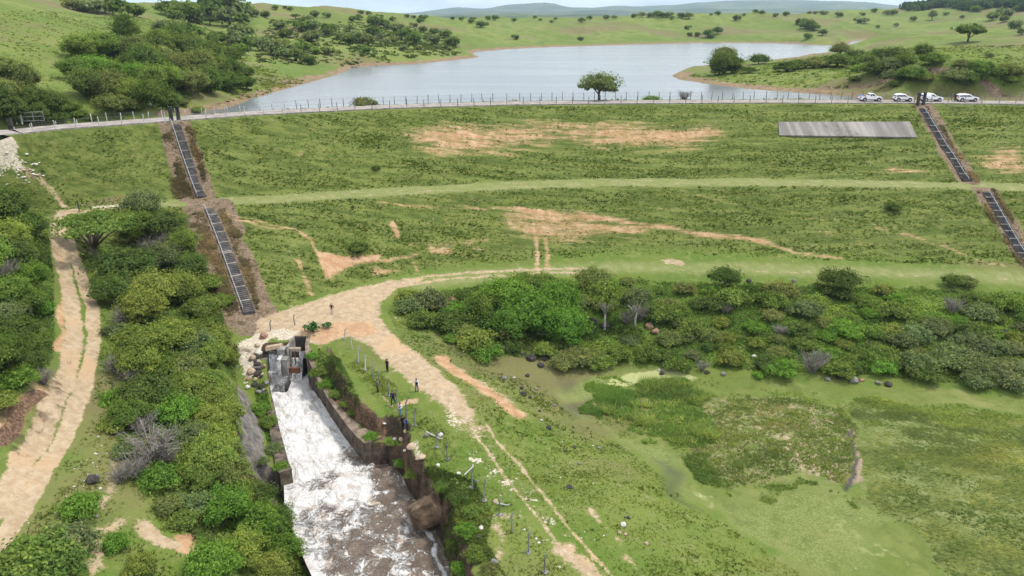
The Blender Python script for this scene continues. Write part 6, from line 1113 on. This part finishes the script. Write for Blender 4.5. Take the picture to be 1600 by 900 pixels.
# ------------------------------------------------------------------ people
def cloth(name, c): return plain(name, c, .9, 0, .1, .25)
C_SKIN = plain('skin', (.30, .17, .11), .6, 0, .3, .1); C_HAIR = plain('dark_hair', (.012, .010, .009), .7); C_SHOE = plain('dark_shoes', (.02, .018, .016), .7)
C = {'black': cloth('black_cloth', (.016, .016, .018)), 'navy': cloth('navy_cloth', (.018, .026, .060)), 'blue': cloth('blue_cloth', (.030, .065, .32)), 'jeans': cloth('blue_jeans', (.16, .26, .42)), 'olive': cloth('dark_olive_cloth', (.028, .030, .018)), 'grey': cloth('grey_cloth', (.16, .17, .16)), 'greyj': cloth('grey_jeans', (.12, .13, .17)), 'pale': cloth('pale_cloth', (.50, .47, .40)), 'white': cloth('white_cloth', (.75, .75, .74))}
def rig(pose):
    """joints of a figure facing +y; returns points, edges, radii and a tag for each joint"""
    P, E, R, T = [], [], [], []
    def j(p, r, tag, par=None):
        P.append(Vector(p)); R.append(r); T.append(tag)
        if par is not None: E.append((par, len(P) - 1))
        return len(P) - 1
    st = pose.get('stride', .0); lean = pose.get('lean', 0); bulk = pose.get('bulk', 1.0)
    pel = j((0, 0, .95), (.135 * bulk, .10 * bulk), 'hip'); sp = j((0, lean * .3, 1.14), (.125 * bulk, .095 * bulk), 'torso', pel); ch = j((0, lean * .8, 1.36), (.150 * bulk, .105 * bulk), 'torso', sp); nk = j((0, lean + .01, 1.50), (.055, .058), 'neck', ch)
    hd = j((0, lean + .02, 1.585), (.070, .085), 'head', nk); h2 = j((0, lean + .02, 1.67), (.078, .092), 'head', hd); j((0, lean + .015, 1.735), (.05, .06), 'head', h2)
    j((0, lean + .125, 1.625), (.014, .016), 'nose', hd)
    for s in (-1, 1):
        e = j((s * .085, lean + .01, 1.635), (.012, .022), 'ear', hd)
        f = st * s; hip = j((s * .10, 0, .90), (.088 * bulk, .092 * bulk), 'leg', pel); kn = j((s * .11, .03 + f * .5, .50), (.060, .064), 'leg', hip); an = j((s * .115, f - .02 - (.06 if f < 0 else 0), .10 + (.05 if f < 0 else 0)), (.042, .046), 'leg', kn); he = j((s * .118, f - .01, .045), (.045, .05), 'foot', an); j((s * .125, f + .16, .035), (.042, .032), 'foot', he)
        sh = j((s * .185, lean * .9, 1.41), (.062, .062), 'arm', ch); k = pose.get('arm' + ('L' if s < 0 else 'R'), 'down')
        el, wr, pm, fd = {'down': ((s * .25, lean - .02, 1.13), (s * .255, lean + .07, .90), (s * .25, lean + .09, .83), Vector((0, .02, -.09))),
                          'front': ((s * .27, lean - .02, 1.15), (s * .10, lean + .24, 1.16), (s * .04, lean + .26, 1.18), Vector((-s * .08, .03, .01))),
                          'up': ((s * .25, lean + .12, 1.20), (s * .11, lean + .30, 1.40), (s * .07, lean + .32, 1.46), Vector((-s * .02, .03, .08))),
                          'hip': ((s * .36, lean - .06, 1.17), (s * .20, lean + .06, 1.00), (s * .16, lean + .10, .98), Vector((-s * .06, .05, -.03))),
                          'swing': ((s * .25, lean - .14, 1.16), (s * .25, lean - .14 + .14, .94), (s * .245, lean + .03, .88), Vector((0, .05, -.08)))}[k]
        a = j(el, (.046, .046), 'arm', sh); b = j(wr, (.031, .033), 'forearm', a); c = j(pm, (.024, .036), 'hand', b)
        side = fd.cross(Vector((0, 0, 1))) if abs(fd.z) < .05 else fd.cross(Vector((1, 0, 0))); side.normalize()
        for q, ln in enumerate((.80, .95, 1.0, .88)):
            o = side * (q - 1.5) * .021; m1 = j(Vector(pm) + o + fd * .45, (.0095, .0095), 'hand', c); j(Vector(pm) + o + fd * (.45 + .5 * ln) + Vector((-s * .012, .012, 0)), (.0085, .0085), 'hand', m1)
        t1 = j(Vector(wr).lerp(Vector(pm), .6) + side * .038, (.011, .011), 'hand', c); j(Vector(pm) + side * .05 + fd * .35, (.009, .009), 'hand', t1)
    return P, E, R, T
def person(px, py, face, pose, top, bottom, label, vest=None, sleeves=True, extra=None, hgt=1.0):
    q = at(px, py); P, E, R, T = rig(pose); me = bpy.data.meshes.new('person_rig'); me.from_pydata([tuple(p) for p in P], E, []); o = bpy.data.objects.new('person_rig', me); COL.objects.link(o)
    o.modifiers.new('skin', 'SKIN'); sv = me.skin_vertices[0].data
    for k, r in enumerate(R): sv[k].radius = r; sv[k].use_root = (k == 0)
    s = o.modifiers.new('smooth', 'SUBSURF'); s.levels = 1; s.render_levels = 1
    dg = bpy.context.evaluated_depsgraph_get(); ev = o.evaluated_get(dg); body = bpy.data.meshes.new_from_object(ev); bpy.data.objects.remove(o); bpy.data.meshes.remove(me)
    body.name = 'person'; body.materials.clear(); body.materials.append(C_SKIN)
    for p in body.polygons: p.use_smooth = True; p.material_index = 0
    bones = [(P[a], P[b], T[b]) for a, b in E]
    def near(c):
        best = (9, 'torso')
        for a, b, t in bones:
            d = b - a; u = max(0, min(1, (c - a).dot(d) / (d.length_squared + 1e-9))); e = (c - a - d * u).length
            if e < best[0]: best = (e, t)
        return best[1]
    tags = []
    for p in body.polygons:
        c = Vector(p.center); t = near(c)
        if t in ('head', 'nose', 'ear') : t = 'hair' if (c.z > 1.69 or (c.z > 1.60 and c.y < pose.get('lean', 0) + .0)) else 'head'
        elif t == 'leg' and c.z > 1.0: t = 'torso'
        elif t == 'hip': t = 'hip' if c.z < 1.0 else 'torso'
        tags.append(t)
    z0 = min(v.co.z for v in body.vertices); root = link('person', body, label=label, category='person', group='people below the dam' if py > 300 else None) if py > 300 else link('person', body, label=label, category='person')
    root.location = q + Vector((0, 0, -z0 - .01)); root.rotation_euler = (0, 0, face); root.scale = (hgt, hgt, hgt)
    def wear(name, want, mat, off):
        use = [p for p, t in zip(body.polygons, tags) if want(t, Vector(p.center))]
        if not use: return
        ids = {}; V = []; F = []
        for p in use:
            f = []
            for i in p.vertices:
                if i not in ids: ids[i] = len(V); v = body.vertices[i]; V.append(tuple(v.co + v.normal * off))
                f.append(ids[i])
            F.append(f)
        m = bpy.data.meshes.new(name); m.from_pydata(V, [], F); m.materials.append(mat); 
        for p in m.polygons: p.use_smooth = True
        c = link(name, m, root); sd = c.modifiers.new('thick', 'SOLIDIFY'); sd.thickness = .008; sd.offset = -1
    wear('trousers', lambda t, c: t in ('leg', 'hip'), C[bottom], .014); wear('shirt', lambda t, c: t == 'torso' or t == 'arm' or (sleeves and t == 'forearm'), C[top], .016); wear('shoes', lambda t, c: t == 'foot', C_SHOE, .012); wear('hair', lambda t, c: t == 'hair', C_HAIR, .016)
    if vest: wear('vest', lambda t, c: t == 'torso' and c.z > 1.02, C[vest], .032)
    m = MB()
    for s in (-1, 1): m.tube([(s * .032, pose.get('lean', 0) + .098, 1.655), (s * .032, pose.get('lean', 0) + .108, 1.655)], .010, 6)
    m.build('eyes', C_HAIR, root); m = MB(); m.tube([(-.022, pose.get('lean', 0) + .098, 1.575), (0, pose.get('lean', 0) + .105, 1.573), (.022, pose.get('lean', 0) + .098, 1.575)], .006, 5); m.build('mouth', C_SKIN, root)
    return root
PI = math.pi
person(369.5, 556, -2.2, dict(stride=.16, armR='front'), 'black', 'black', 'person all in black walking on the pale sand beside the woods', hgt=1.04)
person(518.8, 491, PI, dict(armL='hip', armR='up'), 'black', 'pale', 'person in a black top and pale shorts raising an arm on the bare junction', sleeves=False, hgt=.98)
person(605.5, 580.5, 2.4, dict(armL='front', armR='front', bulk=1.2), 'olive', 'olive', 'broad person in dark olive clothes standing at the dirt track edge', hgt=1.02)
person(590.5, 612.5, 2.0, dict(armL='down', armR='front'), 'grey', 'black', 'person in a grey top and black trousers beside a post', hgt=1.03)
person(651.5, 611.5, 2.7, dict(armL='down', armR='front', stride=.08), 'white', 'greyj', 'person in a black vest over white, standing on the dirt track', vest='black', hgt=1.0)
person(614.5, 632, 2.9, dict(stride=.26, armL='swing', armR='down'), 'navy', 'navy', 'person in navy striding over the grass between two posts', hgt=1.04)
person(626, 650.5, 2.6, dict(armL='front', armR='down'), 'white', 'jeans', 'person in a dark vest, white sleeves and light blue jeans', vest='navy', hgt=1.03)
person(630, 670.5, -2.2, dict(armL='down', armR='front'), 'black', 'black', 'person in black standing shoulder to shoulder with the one in blue', hgt=1.05)
person(636.5, 673, 2.0, dict(armL='front', armR='front', lean=.05), 'blue', 'navy', 'person in a bright blue jacket, the other of the close pair', hgt=1.02)
person(1491.5, 158.8, -.9, dict(armL='front', armR='down'), 'black', 'black', 'person in dark clothes standing at the tail of the last white suv', hgt=1.0)

# ------------------------------------------------------------------ the far wood on the skyline hill
def far_wood():
    rng = np.random.default_rng(9); px = rng.uniform(1408, 1640, 1500); py = rng.uniform(-4, 16, 1500) - (px - 1408) * .0; k = py < 13 + np.sin(px / 14) * 3; H = hit(px[k], py[k] + 2); H = H[~np.isnan(H[:, 0])]; n = 16; V = []; tt = []
    for h in H:
        r = rng.uniform(2.5, 5); d = unit(rng.normal(size=(n, 3)) + np.array([0, 0, .5])); Pp = h + d * r * np.array([1, 1, .8]) + np.array([0, 0, r * .8]); V.append(leaves_at(rng, Pp, unit(d + rng.normal(size=d.shape) * .4), 1.5, .8)); tt.append(np.full(n, rng.uniform(.7, 1.25)))
    o = link('forest', leaf_mesh('forest', np.concatenate(V), np.concatenate(tt)), kind='stuff'); o.color = (.060, .095, .050, 1)
far_wood()
# ------------------------------------------------------------------ haze
def build_haze():
    bm = bmesh.new(); bmesh.ops.create_cube(bm, size=1)
    me = bpy.data.meshes.new('haze'); bm.to_mesh(me); bm.free()
    M = Mat('haze'); v = M.n('ShaderNodeVolumePrincipled'); v.inputs['Color'].default_value = (.58, .74, .95, 1); v.inputs['Density'].default_value = 0.00008; v.inputs['Anisotropy'].default_value = .2
    M.t.links.new(v.outputs[0], M.out.inputs['Volume']); me.materials.append(M.m)
    o = link('haze', me, kind='stuff'); o.scale = (60000, 24000, 560); o.location = (0, 8000, 560 / 2 - 40)
build_haze()
